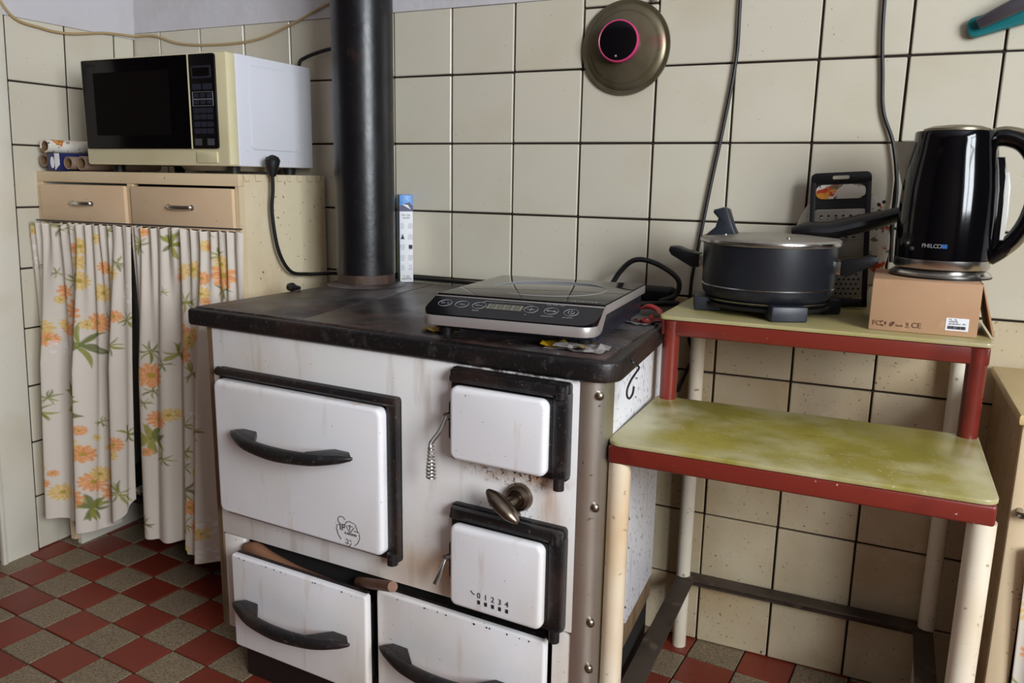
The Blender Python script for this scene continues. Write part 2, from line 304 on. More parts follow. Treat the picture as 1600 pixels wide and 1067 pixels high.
# ------------------------------------------------------------------ room shell
XS = [-.075,.03,.17,.314,.457,.604,.75,.8995,1.05,1.203,1.357,1.508,1.656,1.803,1.945,2.09,2.24,2.39,2.54]
ZS = [0,.1425,.2905,.443,.595,.747,.898,1.0485,1.195,1.335]
b = B(); b.box(-1.2,3.4,.004,.14,0,2.5); wall_back = struct('wall_back', b, M['grout'])
TILE = {}
def tile_mesh(wd, ht, key):
    k = (key, round(wd,4), round(ht,4))
    if k not in TILE:
        bb = B(); bb.box(-wd/2,wd/2,-.002,.006,-ht/2,ht/2,.0016,1); TILE[k] = bb.mesh('tile'); TILE[k].materials.append(M[key])
    return TILE[k]
def wall_tile(x0,x1,z0,z1,parent,gap=.0042):
    me = tile_mesh(x1-x0-gap, z1-z0-gap, 'tile_grimy_bounce' if 1.3 < x0 < 1.95 and z1 < .75 else 'tile')
    o = link('tile', me, None, parent); o.location = ((x0+x1)/2+rnd.uniform(-.0004,.0004), rnd.uniform(-.0008,.0004), (z0+z1)/2+rnd.uniform(-.0004,.0004))
    o.rotation_euler = (rnd.uniform(-.004,.004), rnd.uniform(-.003,.003), rnd.uniform(-.004,.004))
for i in range(len(XS)-1):
    zs = list(ZS)
    if XS[i] > 1.15: zs = ZS[:-1] + ([1.312] if abs(XS[i]-1.203) < .01 else [1.345]) + [1.495,1.645]
    for k in range(len(zs)-1): wall_tile(XS[i],XS[i+1],zs[k],zs[k+1],wall_back)
b = B(); b.box(-1.2,1.2,-.004,.01,1.3332,2.5)
o = part('plaster', b, M['plaster'], wall_back)
b = B(); b.box(1.2,3.4,-.003,.01,1.647,2.5); part('plaster', b, M['plaster'], wall_back)
b = B(); b.box(2.541,3.4,-.003,.01,0,1.646); part('plaster', b, M['plaster'], wall_back)
# left return wall, leaning a little, with a door reveal at its front end
b = B(); b.box(-1.0,-.004,-.44,-.001,-.03,2.55); wall_left = struct('wall_left', b, M['paint_white'])
wall_left.location = (-.138,0,0); wall_left.rotation_euler = (0,.056,0)
b = B(); b.box(-.004,-.0005,-.356,-.002,.0,1.325); part('grout_bed', b, M['grout'], wall_left)
def left_tile(y0,y1,z0,z1):
    me = tile_mesh(y1-y0-.0042, z1-z0-.0042, 'tile')
    o = link('tile', me, None, wall_left); o.location = (.001,(y0+y1)/2,(z0+z1)/2); o.rotation_euler = (rnd.uniform(-.003,.003),rnd.uniform(-.003,.003),math.pi/2)
LY = [-.355,-.206,-.066,-.004]; LZ = [.0,.148,.296,.444,.592,.741,.888,1.034,1.178,1.322]
for i in range(3):
    for k in range(9): left_tile(LY[i],LY[i+1],LZ[k],LZ[k+1])
b = B(); b.box(-.004,.004,-.444,-.357,-.01,2.54,.002); b.box(-.006,.009,-.452,-.440,-.01,2.54,.003)
part('door_casing', b, M['paint_white'], wall_left)
b = B(); b.box(-.004,.004,-.36,-.002,1.3202,2.54); part('plaster', b, M['plaster'], wall_left)
b = B(); b.box(-1.2,3.4,-3.5,0,2.42,2.52); struct('ceiling', b, M['plaster'])
b = B(); b.box(-1.25,-1.1,-3.4,-.3,0,2.5); struct('wall_left_far', b, M['far_paint'])
b = B(); b.box(-1.2,3.4,-3.5,-3.38,0,2.5); struct('wall_front', b, M['far_paint'])
b = B()
b.box(3.4,3.5,-3.4,.1,0,WIN_Z0); b.box(3.4,3.5,-3.4,.1,WIN_Z1,2.5); b.box(3.4,3.5,-3.4,WIN_Y0,WIN_Z0,WIN_Z1); b.box(3.4,3.5,WIN_Y1,.1,WIN_Z0,WIN_Z1)
struct('wall_right', b, M['far_paint'])
b = B(); ym = (WIN_Y0+WIN_Y1)/2
for y in (WIN_Y0+.02, ym, WIN_Y1-.02): b.box(3.42,3.47,y-.03,y+.03,WIN_Z0,WIN_Z1,.004)
for z in (WIN_Z0+.02, WIN_Z1-.35, WIN_Z1-.02): b.box(3.42,3.47,WIN_Y0,WIN_Y1,z-.025,z+.025,.004)
struct('window_1', b, M['paint_white'])
# floor and its checkerboard tiles
b = B(); b.box(-1.2,3.45,-3.45,.02,-.08,-.0035); floor = struct('floor', b, M['floor_joint'])
FA, FP, FQ = math.radians(-5), .1025, .0908
fe1 = Vector((math.cos(FA),math.sin(FA))); fe2 = Vector((-math.sin(FA),math.cos(FA))); FO = Vector((.2383,-.4159))
bb = B(); bb.box(-FP/2+.0016,FP/2-.0016,-FQ/2+.0016,FQ/2-.0016,-.006,0,.0012,1); FR = bb.mesh('floor_tile'); FG = FR.copy(); FR.materials.append(M['red_tile']); FG.materials.append(M['grey_tile'])
rest = {0:B(),1:B()}
for i in range(-20,36):
    for j in range(-36,12):
        c = FO + fe1*((i+.5)*FP) + fe2*((j+.5)*FQ)
        if not (-1.15 < c.x < 3.35 and -3.33 < c.y < .045): continue
        par = (i+j) % 2
        red = (par == 0)
        if (-.42<c.x<.95 and -.86<c.y) or (1.36<c.x<2.02 and -.5<c.y):
            if c.x < -.16 and c.y > -.46: continue
            o = link('floor_tile', FR if red else FG, None, floor); o.location = (c.x,c.y,rnd.uniform(-.0008,.0004)); o.rotation_euler = (rnd.uniform(-.004,.004),rnd.uniform(-.004,.004),FA)
        else:
            t = rest[0 if red else 1]; Mx = Matrix.Translation((c.x,c.y,0)) @ Matrix.Rotation(FA,4,'Z')
            vs = [t.bm.verts.new(Mx @ Vector((sx*(FP/2-.0016),sy*(FQ/2-.0016),0))) for sx,sy in ((-1,-1),(1,-1),(1,1),(-1,1))]; t.bm.faces.new(vs)
for k,mm in ((0,'red_tile'),(1,'grey_tile')):
    o = part('floor_tiles', rest[k], M[mm], floor); o['kind'] = 'stuff'

# ------------------------------------------------------------------ kitchen range
SA = math.radians(-3.7); S0 = (.6686,-.5525,0)
stove = thing('wood_stove', 'white enamelled wood-burning kitchen range with black cast-iron top', 'stove', S0, SA)
b = B(); b.box(.036,.752,.02,.365,.118,.703); part('inner_body', b, M['dark'], stove)
b = B(); b.prism([(.05,.312),(.772,.322),(.772,.703),(.05,.703)],0,.018,'xz',.0015)
part('front_panel', b, M['enamel_body'], stove)
b = B(); b.box(.05,.102,.002,.018,.117,.309,.003); part('lower_stile', b, M['enamel_body'], stove)
b = B(); b.box(.738,.772,.002,.018,.117,.318,.003); part('lower_stile', b, M['enamel_body'], stove)
b = B(); b.prism([(.03,.03),(.03,.008),(.036,.002),(.05,.0),(.05,.02)],.117,.703,'xy'); part('edge_strip', b, M['wood'], stove, 'narrow dull strip on the left edge')
b = B()
pts = [(.770,.0)]+[(.772+.034*math.sin(math.radians(a)),.034-.034*math.cos(math.radians(a))) for a in range(10,91,10)]+[(.806,.04),(.79,.04),(.775,.02)]
b.prism(pts,.12,.703,'xy'); part('corner_strip', b, M['nickel'], stove, 'tarnished metal corner strip')
for z in (.684,.521,.343,.269):
    b = B(); b.lathe([(0,-.0035),(.003,-.0032),(.0055,-.0015),(.006,.002),(.006,.006)],14,'y'); b.box(-.0045,.0045,-.0042,-.003,-.0006,.0006)
    o = part('screw', b, M['knob_metal'], stove); o.location = (.798,.006,z); o.rotation_euler = (0,0,math.radians(35))
def side_slab(v0,v1,z0,z1,du=0):
    bb = B(); k = .105; bb.prism([(.796-k*v0+du,v0),(.807-k*v0+du,v0),(.807-k*v1+du,v1),(.796-k*v1+du,v1)],z0,z1,'xy',.0008); return bb
b = side_slab(.04,.17,.25,.703); part('side_panel', b, M['side_enamel'], stove)
b = side_slab(.17,.182,.25,.703,-.003); part('seam_strip', b, M['wood'], stove)
b = side_slab(.182,.372,.25,.703,.001); part('side_panel', b, M['side_enamel'], stove)
b = side_slab(.04,.372,.205,.249,-.001); part('side_rail', b, M['wood'], stove)
b = side_slab(.04,.372,.118,.205,-.006); part('side_base', b, M['dark'], stove)
b = B(); b.box(.03,.036,.03,.335,.118,.703); part('left_side_panel', b, M['enamel_body'], stove)
b = B(); b.box(.06,.752,.032,.36,0,.118,.003); part('plinth', b, M['plinth'], stove)
b = B(); b.box(.04,.42,.366,.50,0,.70); part('flue_box', b, M['dark'], stove)
# top: rim and two cast plates
rim = [(u-.125*max(0,v)*(u>.4),v) for u,v in rrect(-.004,.826,-.008,.535,(.008,.040,.004,.004),8)]
b = B(); b.prism(rim,.704,.7345,'xy',.006,3); part('hob_rim', b, M['iron'], stove)
b = B(); b.prism([(.006,.006),(.252,.006),(.176,.525),(.006,.525)],.730,.7375,'xy',.0015,2); part('hob_plate', b, M['hob_iron'], stove)
b = B(); b.prism([(.256,.006),(.803,.006),(.756,.525),(.180,.525)],.730,.7375,'xy',.0015,2); part('hob_plate', b, M['hob_iron'], stove)
b = B(); b.lathe([(.001,-.012),(.008,-.010),(.010,0),(.006,.008),(.004,.02)],12,'x'); o = part('rail_knob', b, M['iron'], stove); o.location = (-.012,.27,.742)

def bow_handle(parent, u0, u1, z, v, out=.042, name='handle'):
    um = (u0+u1)/2
    pts = [(u0,v-.013,z+.003),(u0+.02,v-out*.50,z+.001),(u0+.065,v-out*.84,z-.003),(um,v-out,z-.005),(u1-.065,v-out*.84,z-.003),(u1-.02,v-out*.50,z+.001),(u1,v-.013,z+.003)]
    b = B(); b.tube(pts,[.0022,.0075,.0105,.0118,.0105,.0075,.0022],14,sub=6)
    for ue,sg in ((u0,1),(u1,-1)):
        web = [(ue+sg*.004,v-.012),(ue+sg*.018,v+.002),(ue+sg*.046,v+.002),(ue+sg*.080,v-out*.80),(ue+sg*.050,v-out*.80),(ue+sg*.018,v-out*.48)]
        b.prism(web if sg > 0 else web[::-1], z-.004, z+.0075, 'xy', .0025, 2)
    return part(name, b, M['iron'], parent, 'curved black handle')
def enamel_door(parent, name, u0,u1,z0,z1,v0,v1, r=.014, mm='enamel'):
    b = B(); b.prism(rrect(u0,u1,z0,z1,r,5),v1,v0,'xz',.007,4); return part(name, b, M[mm], parent)
# oven door in its black frame
b = B(); b.prism(rrect(.070,.468,.358,.636,.006),-.006,.004,'xz',.002)
b.tube([(.072,-.010,.629),(.466,-.010,.629)],.0085,10); b.box(.449,.468,-.016,.002,.360,.634,.003)
b.lathe([(.002,-.004),(.009,-.002),(.009,.018),(.002,.02)],12,'z',(.459,-.016,.36))
part('oven_frame', b, M['iron'], stove, 'black moulded oven frame')
od = enamel_door(stove,'oven_door',.079,.449,.372,.619,-.006,-.030)
bow_handle(od,.134,.402,.532,-.029,.045)
def strokes(parent, lines, v, r=.0005, m='ink', name='emblem'):
    b = B()
    for ln in lines: b.tube([(x,v,z) for x,z in ln], r, 5)
    return part(name, b, M[m], parent)
def logo():
    cx, cz, s = .3815, .405, .0235; H = []
    def P(x,y): return (cx+x*s, cz+y*s)
    H.append([P(-.62+.33*math.cos(t),.58+.30*math.sin(t)) for t in [math.radians(a) for a in range(20,270,25)]])
    H.append([P(-.80,.25),P(-1.05,.15),P(-1.1,-.15),P(-.95,-.55),P(-.7,-.85)])
    H.append([P(-.38,.05),P(-.33,.35),P(-.15,.6),P(.02,.62)])
    H.append([P(-.25,.3),P(.1,-.18),P(.15,-.16),P(.48,.28)]); H.append([P(.12,.42),P(.1,-.02)]); H.append([P(-.1,.3),P(.34,.3)])
    H.append([P(.05,.68),P(.3,.6),P(.52,.58)]); H.append([P(.58,.55),P(.82,.0)]); H.append([P(.45,.02),P(.95,.0)])
    H.append([P(.93,-.1),P(.97,-.4),P(.8,-.8),P(.5,-1.05)])
    H.append([P(-.3,-.75),P(-.1,-.72)]); H.append([P(.05,-.72),P(.22,-.82)]); H.append([P(-.3,-.95),P(-.15,-1.12)]); H.append([P(.22,-.95),P(.1,-1.15),P(-.05,-1.25)])
    strokes(od, H, -.0305)
    text('IF', .0165, frame((cx-.0135,-.0307,cz-.0035),(1,0,0),(0,0,1)), M['ink'], od)
    text('ILAKEIHN', .0058, frame((cx+.004,-.0307,cz-.0085),(1,0,0),(0,0,1)), M['ink'], od)
    text('2', .0085, frame((cx-.002,-.0307,cz-.0245),(1,0,0),(0,0,1)), M['ink'], od)
logo()
# fire door and ash door
def small_door(u0,u1,z0,z1, name, fname):
    b = B()
    b.prism(rrect(u0-.013,u1+.023,z0-.010,z1+.022,.006),-.010,.004,'xz',.003)
    b.prism([(u0-.010,-.012),(u1+.022,-.012),(u1+.022,-.020),(u1+.010,-.026),(u0+.004,-.026),(u0-.006,-.022)],z1+.006,z1+.021,'xy',.003)
    b.tube([(u0-.006,-.018,z1+.008),(u1+.004,-.018,z1+.008)],.007,10)
    b.box(u1+.003,u1+.024,-.022,.002,z0-.004,z1+.008,.003)
    b.lathe([(.002,-.008),(.008,-.006),(.008,.012),(.002,.014)],12,'z',(u1+.015,-.02,z0-.012)); b.lathe([(.002,-.008),(.008,-.006),(.008,.012),(.002,.014)],12,'z',(u1+.015,-.02,z1+.008))
    fr = part(fname, b, M['iron'], stove, 'black cast-iron door frame')
    b = B(); b.box(u0+.002,u1+.006,-.020,-.008,z0+.002,z1,.004); b.prism(rrect(u0-.012,u0+.01,(z0+z1)/2-.035,(z0+z1)/2+.03,.008),-.018,-.006,'xz',.002)
    part('door_back', b, M['iron'], stove)
    return enamel_door(stove, name, u0,u1,z0,z1,-.018,-.036,.012)
fd = small_door(.579,.737,.566,.678,'fire_door','fire_door_frame')
ad = small_door(.580,.737,.332,.464,'ash_door','ash_door_frame')
for i,ch in enumerate('01234'):
    u = .634+i*.0120; z = .3575-.0002*i
    text(ch,.0125,frame((u,-.0367,z),(1,0,0),(0,0,1)),M['ink'],ad,'scale_number')
    b = B(); b.box(u-.0022,u+.0022,-.0368,-.0362,z-.010,z-.004); part('scale_mark', b, M['ink'], ad)
strokes(ad,[[(.620,.366),(.624,.362),(.627,.3615)]],-.0365,.0007,name='scale_arrow')
# latches
b = B(); b.tube([(.572,-.022,.628),(.570,-.03,.628)],.006,10); b.tube([(.571,-.030,.629),(.566,-.040,.608),(.559,-.052,.592),(.560,-.054,.586)],.0034,10,sub=3)
sp = [(.560+.0066*(.5+.5*min(1,k/70))*math.cos(k*.6),-.054+.0066*(.5+.5*min(1,k/70))*math.sin(k*.6),.588-k*.00052) for k in range(100)]
b.tube(sp,.0013,6); part('latch', b, M['steel'], stove, 'steel latch with coiled spring grip')
b = B(); b.tube([(.574,-.022,.404),(.570,-.032,.404)],.005,10); b.tube([(.571,-.032,.402),(.568,-.040,.384),(.563,-.046,.366)],[.0025,.0034,.005],10,sub=3)
part('latch', b, M['steel'], stove, 'small steel latch lever')
# damper knob
b = B(); b.lathe([(0,-.010),(.010,-.010),(.014,-.013),(.019,-.010),(.0215,-.003),(.0215,.002)],28,'y',(.681,0,.516)); ro = part('damper_rosette', b, M['knob_metal'], stove)
b = B(); b.tube([(.681,-.008,.516),(.675,-.040,.515)],[.008,.007],12)
kp = [Vector((.675,-.042,.515))+Vector((.80,-.12,-.50)).normalized()*t for t in (-.034,-.030,-.018,0,.018,.030,.034)]
b.tube(kp,[.001,.006,.0125,.0145,.0125,.006,.001],14,sub=4,sx=.75); part('damper_knob', b, M['knob_metal'], stove)
# drawers
def drawer(u0,u1,z0,z1,v):
    b = B(); b.prism(rrect(u0,u1,z0,z1,.006),v-.016,v,'xz',.004,3); d = part('drawer', b, M['enamel'], stove)
    b = B(); b.box(u0+.012,u0+.016,v,v+.25,z0+.01,z1-.03); b.box(u1-.016,u1-.012,v,v+.25,z0+.01,z1-.03); b.box(u0+.012,u1-.012,v,v+.25,z0+.01,z0+.014)
    part('drawer_tray', b, M['dark'], d)
    b = B(); b.box(u0+.005,u1-.005,v-.006,v+.002,z1-.0012,z1+.0006)
    for k in range(16):
        uu = rnd.uniform(u0+.02,u1-.01); ss = rnd.uniform(.0006,.0018); b.lathe([(ss,-.0164),(ss*.6,-.0168),(0,-.0168)],6,'y',(uu,v,z1-.004-rnd.uniform(0,.002)))
    part('chipped_edge', b, M['iron'], d)
    return d
d1 = drawer(.107,.417,.114,.297,-.019); bow_handle(d1,.122,.392,.207,-.035,.040)
d2 = drawer(.424,.735,.114,.304,.0); bow_handle(d2,.440,.70,.209,-.016,.040)
# things in the left drawer
b = B(); b.tube([(.106,-.001,.290),(.112,-.001,.294),(.135,.0,.297),(.17,.0,.289),(.23,.004,.278),(.30,.01,.27)],[.004,.011,.0135,.0115,.009,.008],12,sub=4,M=Matrix.Translation(S0)@Matrix.Rotation(SA,4,'Z'))
solo('tool_handle', b, M['handle_wood'], 'worn wooden tool handle lying in the left open stove drawer', 'tool')
b = B(); b.tube([(.37,.006,.2935),(.42,-.022,.316),(.492,-.060,.348)],.0085,14,M=Matrix.Translation(S0)@Matrix.Rotation(SA,4,'Z'))
st = solo('poker', b, M['handle_wood'], 'brown round rod sticking out of the left stove drawer', 'poker')
# S hook on the rim
b = B(); b.tube([(.818,.068,.728),(.823,.066,.722),(.826,.080,.714),(.826,.066,.708),(.826,.050,.702),(.826,.036,.692),(.826,.036,.682),(.826,.046,.676),(.826,.058,.680),(.826,.062,.690)],.0016,6,sub=4,M=Matrix.Translation(S0)@Matrix.Rotation(SA,4,'Z'))
solo('wire_hook', b, M['iron'], 'bent black wire hook hanging on the right edge of the stove top', 'hook')

# ------------------------------------------------------------------ stove pipe
pipe = thing('stove_pipe', 'black round stove pipe rising from the range beside the tiled wall', 'pipe', (.755,-.130,.7376)); pipe.scale = (.97,.97,1)
b = B(); b.lathe([(.0665,.026),(.0665,1.70),(.06,1.70),(.06,.026),(.0665,.026)],64); part('pipe_tube', b, M['black_enamel'], pipe)
b = B(); b.lathe([(.058,.0005),(.0648,.0005),(.0648,.026),(.058,.026),(.058,.0005)],64); part('pipe_collar', b, M['rusty_collar'], pipe, 'rusty bare collar')
b = B(); b.lathe([(.0652,.0005),(.09,.0005),(.084,.003),(.0652,.006),(.0652,.0005)],64); part('base_flange', b, M['hob_iron'], pipe)

# ------------------------------------------------------------------ left cabinet
cab = thing('drawer_cabinet', 'cream painted cabinet with two drawers standing in the left corner', 'cabinet', (0,0,0))
CX0,CX1,CY,CT = -.082,.556,-.30,.974
b = B(); b.box(CX1-.018,CX1,CY+.0165,-.012,0,CT-.0005,.002); part('side_panel', b, M['cab_side'], cab)
b = B(); b.box(CX0,CX0+.018,CY+.0165,-.012,0,CT-.0005,.002); part('side_panel', b, M['paint_white'], cab)
b = B(); b.box(CX0+.018,CX1-.018,CY+.0165,-.012,CT-.016,CT,.002); part('top_board', b, M['cab_paint'], cab)
b = B(); b.box(CX0,CX1,CY,CY+.016,.948,CT-.001,.002); b.box(CX0,CX0+.016,CY,CY+.016,.02,.948); b.box(.2255,.241,CY,CY+.016,.845,.948); b.box(.546,CX1,CY,CY+.016,.02,.948); b.box(CX0+.016,.546,CY+.002,CY+.016,.836,.850)
part('face_frame', b, M['cab_paint'], cab)
b = B(); b.box(CX0+.018,CX1-.018,CY+.02,-.014,.825,.838); part('drawer_rail', b, M['dark'], cab)
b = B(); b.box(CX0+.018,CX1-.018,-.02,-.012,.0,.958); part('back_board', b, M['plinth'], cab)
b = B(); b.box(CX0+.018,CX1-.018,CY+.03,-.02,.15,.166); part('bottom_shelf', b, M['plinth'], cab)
for (x0,x1,h0,h1) in ((-.064,.223,.050,.116),(.243,.544,.362,.430)):
    b = B(); b.box(x0,x1,CY-.008,CY+.01,.853,.943,.003); d = part('drawer', b, M['drawer_paint'], cab)
    b = B(); b.tube([(h0,CY-.008,.9005),(h0+.004,CY-.016,.9005),((h0+h1)/2,CY-.020,.9005),(h1-.004,CY-.016,.9005),(h1,CY-.008,.9005)],.0035,8,sub=4,sx=1.3); b.lathe([(.001,-.004),(.006,-.003),(.006,0)],10,'y',(h0,CY-.008,.9005)); b.lathe([(.001,-.004),(.006,-.003),(.006,0)],10,'y',(h1,CY-.008,.9005))
    part('pull', b, M['steel'], d, 'small metal pull')
# a few dovetail marks at the top of the side
b = B()
for k in range(8):
    y = -.285+k*.034; zt = CT-.001; dz = .014
    for (ya,za,yb,zb) in ((y,zt,y+.003,zt-dz),(y+.003,zt-dz,y+.017,zt-dz),(y+.017,zt-dz,y+.020,zt)): b.tube([(CX1+.0003,ya,za),(CX1+.0003,yb,zb)],.0005,4)
part('joint_lines', b, M['side_brown'], cab)

# ------------------------------------------------------------------ floral curtains
FL=[(0.062,0.646,0.0304,0),(0.023,0.69,0.0182,0),(0.099,0.723,0.0213,1),(0.165,0.756,0.0152,0),(0.154,0.696,0.0213,1),(0.135,0.625,0.0228,0),(0.21,0.649,0.0137,0),(0.089,0.766,0.0213,1),(0.102,0.803,0.0182,1),(-0.033,0.601,0.0213,1),(0.022,0.599,0.0182,0),(0.2,0.747,0.0182,1),(0.147,0.823,0.0122,1),(-0.068,0.832,0.0091,1),(0.302,0.518,0.0274,0),(0.399,0.577,0.0213,0),(0.527,0.761,0.0274,0),(0.525,0.786,0.0182,1),(0.411,0.764,0.0182,1),(0.447,0.77,0.0182,1),(0.404,0.631,0.0182,0),(0.304,0.844,0.0091,0),(0.436,0.623,0.0152,0),(0.475,0.72,0.0152,1),(0.488,0.822,0.0122,1),(0.047,0.314,0.0289,1),(0.08,0.3,0.0213,0),(0.185,0.34,0.0182,0),(0.092,0.227,0.0243,0),(0.041,0.187,0.0274,0),(0.132,0.197,0.0213,0),(-0.032,0.176,0.0213,1),(-0.066,0.244,0.0122,1),(0.15,0.299,0.0152,0),(0.078,0.361,0.0122,0),(0.311,0.413,0.0213,0),(0.28,0.333,0.0106,0),(0.397,0.215,0.0182,0),(0.421,0.166,0.0213,0),(0.376,0.109,0.0122,1),(0.426,0.301,0.0152,1),(-0.081,0.154,0.0122,1),(-0.119,0.458,0.0106,0)]
LF=[(0.091,0.571,0.0456,7),(-0.091,0.596,0.0137,4),(0.062,0.716,0.0243,5),(0.006,0.735,0.0122,3),(0.196,0.581,0.0213,5),(0.238,0.641,0.0182,4),(0.165,0.624,0.0213,4),(0.287,0.816,0.0213,5),(0.384,0.821,0.0243,6),(0.304,0.574,0.0213,4),(0.365,0.57,0.0213,5),(0.339,0.548,0.0152,4),(0.419,0.696,0.0213,4),(0.525,0.731,0.0182,4),(0.425,0.537,0.0213,4),(-0.053,0.394,0.0243,5),(0.038,0.42,0.0395,6),(-0.117,0.126,0.0182,4),(0.121,0.381,0.0122,3),(0.028,0.255,0.0213,5),(0.084,0.16,0.0274,6),(0.185,0.216,0.0274,5),(0.218,0.368,0.0182,4),(0.301,0.481,0.0152,3),(0.286,0.453,0.0122,3),(0.29,0.366,0.0304,6),(0.321,0.322,0.0182,4),(0.396,0.35,0.0152,2),(0.393,0.312,0.0137,2),(0.384,0.257,0.0274,4),(0.398,0.416,0.0182,3),(0.256,0.15,0.0182,4),(0.381,0.172,0.0213,4),(-0.057,0.747,0.0122,2),(-0.066,0.847,0.0122,3),(0.025,0.843,0.0182,4),(0.198,0.843,0.0137,3),(0.059,0.844,0.0152,3),(0.351,0.714,0.0091,1),(0.514,0.802,0.0152,4),(0.438,0.413,0.0213,3),(-0.032,0.427,0.0152,4),(0.221,0.771,0.0152,4),(0.5,0.855,0.0122,3)]
def paint(X, Z, fl, lf, seed):
    rg = random.Random(seed); n = X.size
    C = np.empty((n,3)); C[:] = lin(214,204,190)
    def over(mask, col, a=1.):
        k = (mask*a)[:,None]; C[:] = C*(1-k) + np.array(col)[None]*k
    def soft(d, e=.0016): return np.clip(.5-d/e,0,1)
    greens = [lin(138,138,52),lin(120,122,52),lin(158,150,74),lin(112,116,70)]
    for (x,z,r,k) in lf:
        r *= 1.15
        base = rg.uniform(0,6.28)
        big = r > .024
        for q in range(k+5):
            a = base + q*2.399 + rg.uniform(-.4,.4); l = r*rg.uniform(.45,.75); wd = l*(.28 if big and k==6 else rg.uniform(.10,.19))
            px = x+math.cos(a)*r*.55; pz = z+math.sin(a)*r*.55
            dx, dz = X-px, Z-pz; u = dx*math.cos(a)+dz*math.sin(a); v = -dx*math.sin(a)+dz*math.cos(a)
            v = v - .25*(u*u/l-l*.3)*(1 if q%2 else -1)
            g = greens[rg.randrange(4)]
            d = np.abs(v)-wd*np.clip(1-(u/l)**2,0,1); over(soft(d)*(np.abs(u)<l), g, .92)
            t = np.abs(v); s = soft(t-.0005,.001)*((u<0)&(u>-r*.75)); over(s, g, .6)
    fl = list(fl) + [(x+rg.uniform(-.035,.035), z+rg.uniform(-.035,.035), r*rg.uniform(.5,.8), 1-kd) for (x,z,r,kd) in fl if rg.random() < .6]
    for (x,z,r,kind) in fl:
        r *= 1.22
        a0 = rg.uniform(0,6.28); npet = rg.choice((9,11,13))
        dx, dz = X-x, (Z-z)*1.12; rr = np.hypot(dx,dz); th = np.arctan2(dz,dx)+a0
        c1 = np.array(lin(222,146,86) if kind == 0 else lin(216,180,104)); c2 = np.array(lin(232,180,128) if kind == 0 else lin(228,204,146))
        R = r*(.62+.38*np.abs(np.cos(th*npet/2))**.6)
        m = soft(rr-R,.002); over(m, c1, .9)
        ring = np.abs(np.sin(th*npet/2+.6*np.sin(th*3)))>.75; over(m*ring*(rr>r*.25), c2, .8)
        over(soft(rr-r*.72,.004)*(np.abs(np.cos(th*npet/2))<.22)*(rr>r*.2), np.array(lin(206,112,60) if kind == 0 else lin(206,150,60)), .8)
        over(soft(rr-r*.2,.002), lin(172,150,50), .95)
    for _ in range(5):                       # pale blossom dots
        cx, cz = rg.uniform(X.min(),X.max()), rg.uniform(Z.min(),Z.max())
        for q in range(14):
            d = np.hypot(X-cx-rg.uniform(-.02,.02), Z-cz-rg.uniform(-.02,.02)); over(soft(np.abs(d-.0026)-.0006,.001), lin(240,240,244), .8)
    return C
def curtain(name, xt, xb, ztop, zbot, yf, nu, nv, fl, lf, seed, label, group):
    s = np.linspace(0,1,nu); t = np.linspace(0,1,nv); Sg, Tg = np.meshgrid(s,t)
    zt = ztop(s); zb = zbot(s)
    Z = zt[None]*(1-Tg) + zb[None]*Tg
    X = (xt[0]+(xt[1]-xt[0])*Sg)*(1-Tg) + (xb[0]+(xb[1]-xb[0])*Sg)*Tg
    Y = yf(Sg,Tg)
    X = X + .004*np.sin(Sg*40+Tg*3)*Tg
    V = np.stack([X,Y,Z],-1).reshape(-1,3)
    idx = np.arange(nu*nv).reshape(nv,nu)
    F = np.stack([idx[:-1,:-1],idx[1:,:-1],idx[1:,1:],idx[:-1,1:]],-1).reshape(-1,4)
    me = bpy.data.meshes.new(name); me.vertices.add(len(V)); me.vertices.foreach_set('co', V.ravel())
    me.loops.add(F.size); me.loops.foreach_set('vertex_index', F.ravel().astype(np.int32))
    me.polygons.add(len(F)); me.polygons.foreach_set('loop_start', np.arange(0,F.size,4,dtype=np.int32)); me.polygons.foreach_set('loop_total', np.full(len(F),4,np.int32))
    me.polygons.foreach_set('use_smooth', np.ones(len(F),bool)); me.update(); me.validate()
    C = paint(X.ravel(), Z.ravel(), fl, lf, seed)
    ca = me.color_attributes.new('print','FLOAT_COLOR','POINT'); ca.data.foreach_set('color', np.concatenate([C,np.ones((len(C),1))],1).ravel())
    o = link(name, me, M['cloth']); md = o.modifiers.new('thickness','SOLIDIFY'); md.thickness = .0008
    return tag(o, label, 'curtain', group)
def fold_left(S,T):
    g = .006*np.sin(S*2*math.pi*13+1.5*np.sin(S*9))*np.exp(-T*5) + .0025*np.sin(S*2*math.pi*24)*np.exp(-T*14)
    big = .022*np.sin(S*2*math.pi*2.9+.9)+.010*np.sin(S*2*math.pi*6.3+2+T*1.2)
    return -.332 + g + big*np.clip(T*2.2,.12,1) - .018*T*np.sin(np.pi*S)
curtain('curtain', (-.088,.262), (-.135,.222), lambda s:.852+.003*s+.002*np.sin(s*80), lambda s:.104+.012*s-.018*np.sin(np.clip((s-.25)/.5,0,1)*math.pi)+.085*np.clip((s-.72)/.28,0,1)**1.6, fold_left, 190, 360, FL, LF, 3,
        'left half of the orange floral curtain hanging under the drawers', 'floral curtains on the left cabinet')
def fold_right(S,T):
    g = .006*np.sin(S*2*math.pi*12+2*np.sin(S*7))*np.exp(-T*5) + .0025*np.sin(S*2*math.pi*22)*np.exp(-T*14)
    big = .016*np.sin(S*2*math.pi*2.1+2.6)+.011*np.sin(S*2*math.pi*5.2+1+T)
    return -.328 + g + big*np.clip(T*2.2,.12,1) - .012*T*(S>.45)
curtain('curtain', (.262,.584), (.228,.545), lambda s:.855+.002*np.sin(s*80), lambda s:.112-.012*s-.010*(s>.5), fold_right, 190, 360, FL, LF, 4,
        'right half of the orange floral curtain, partly behind the stove', 'floral curtains on the left cabinet')
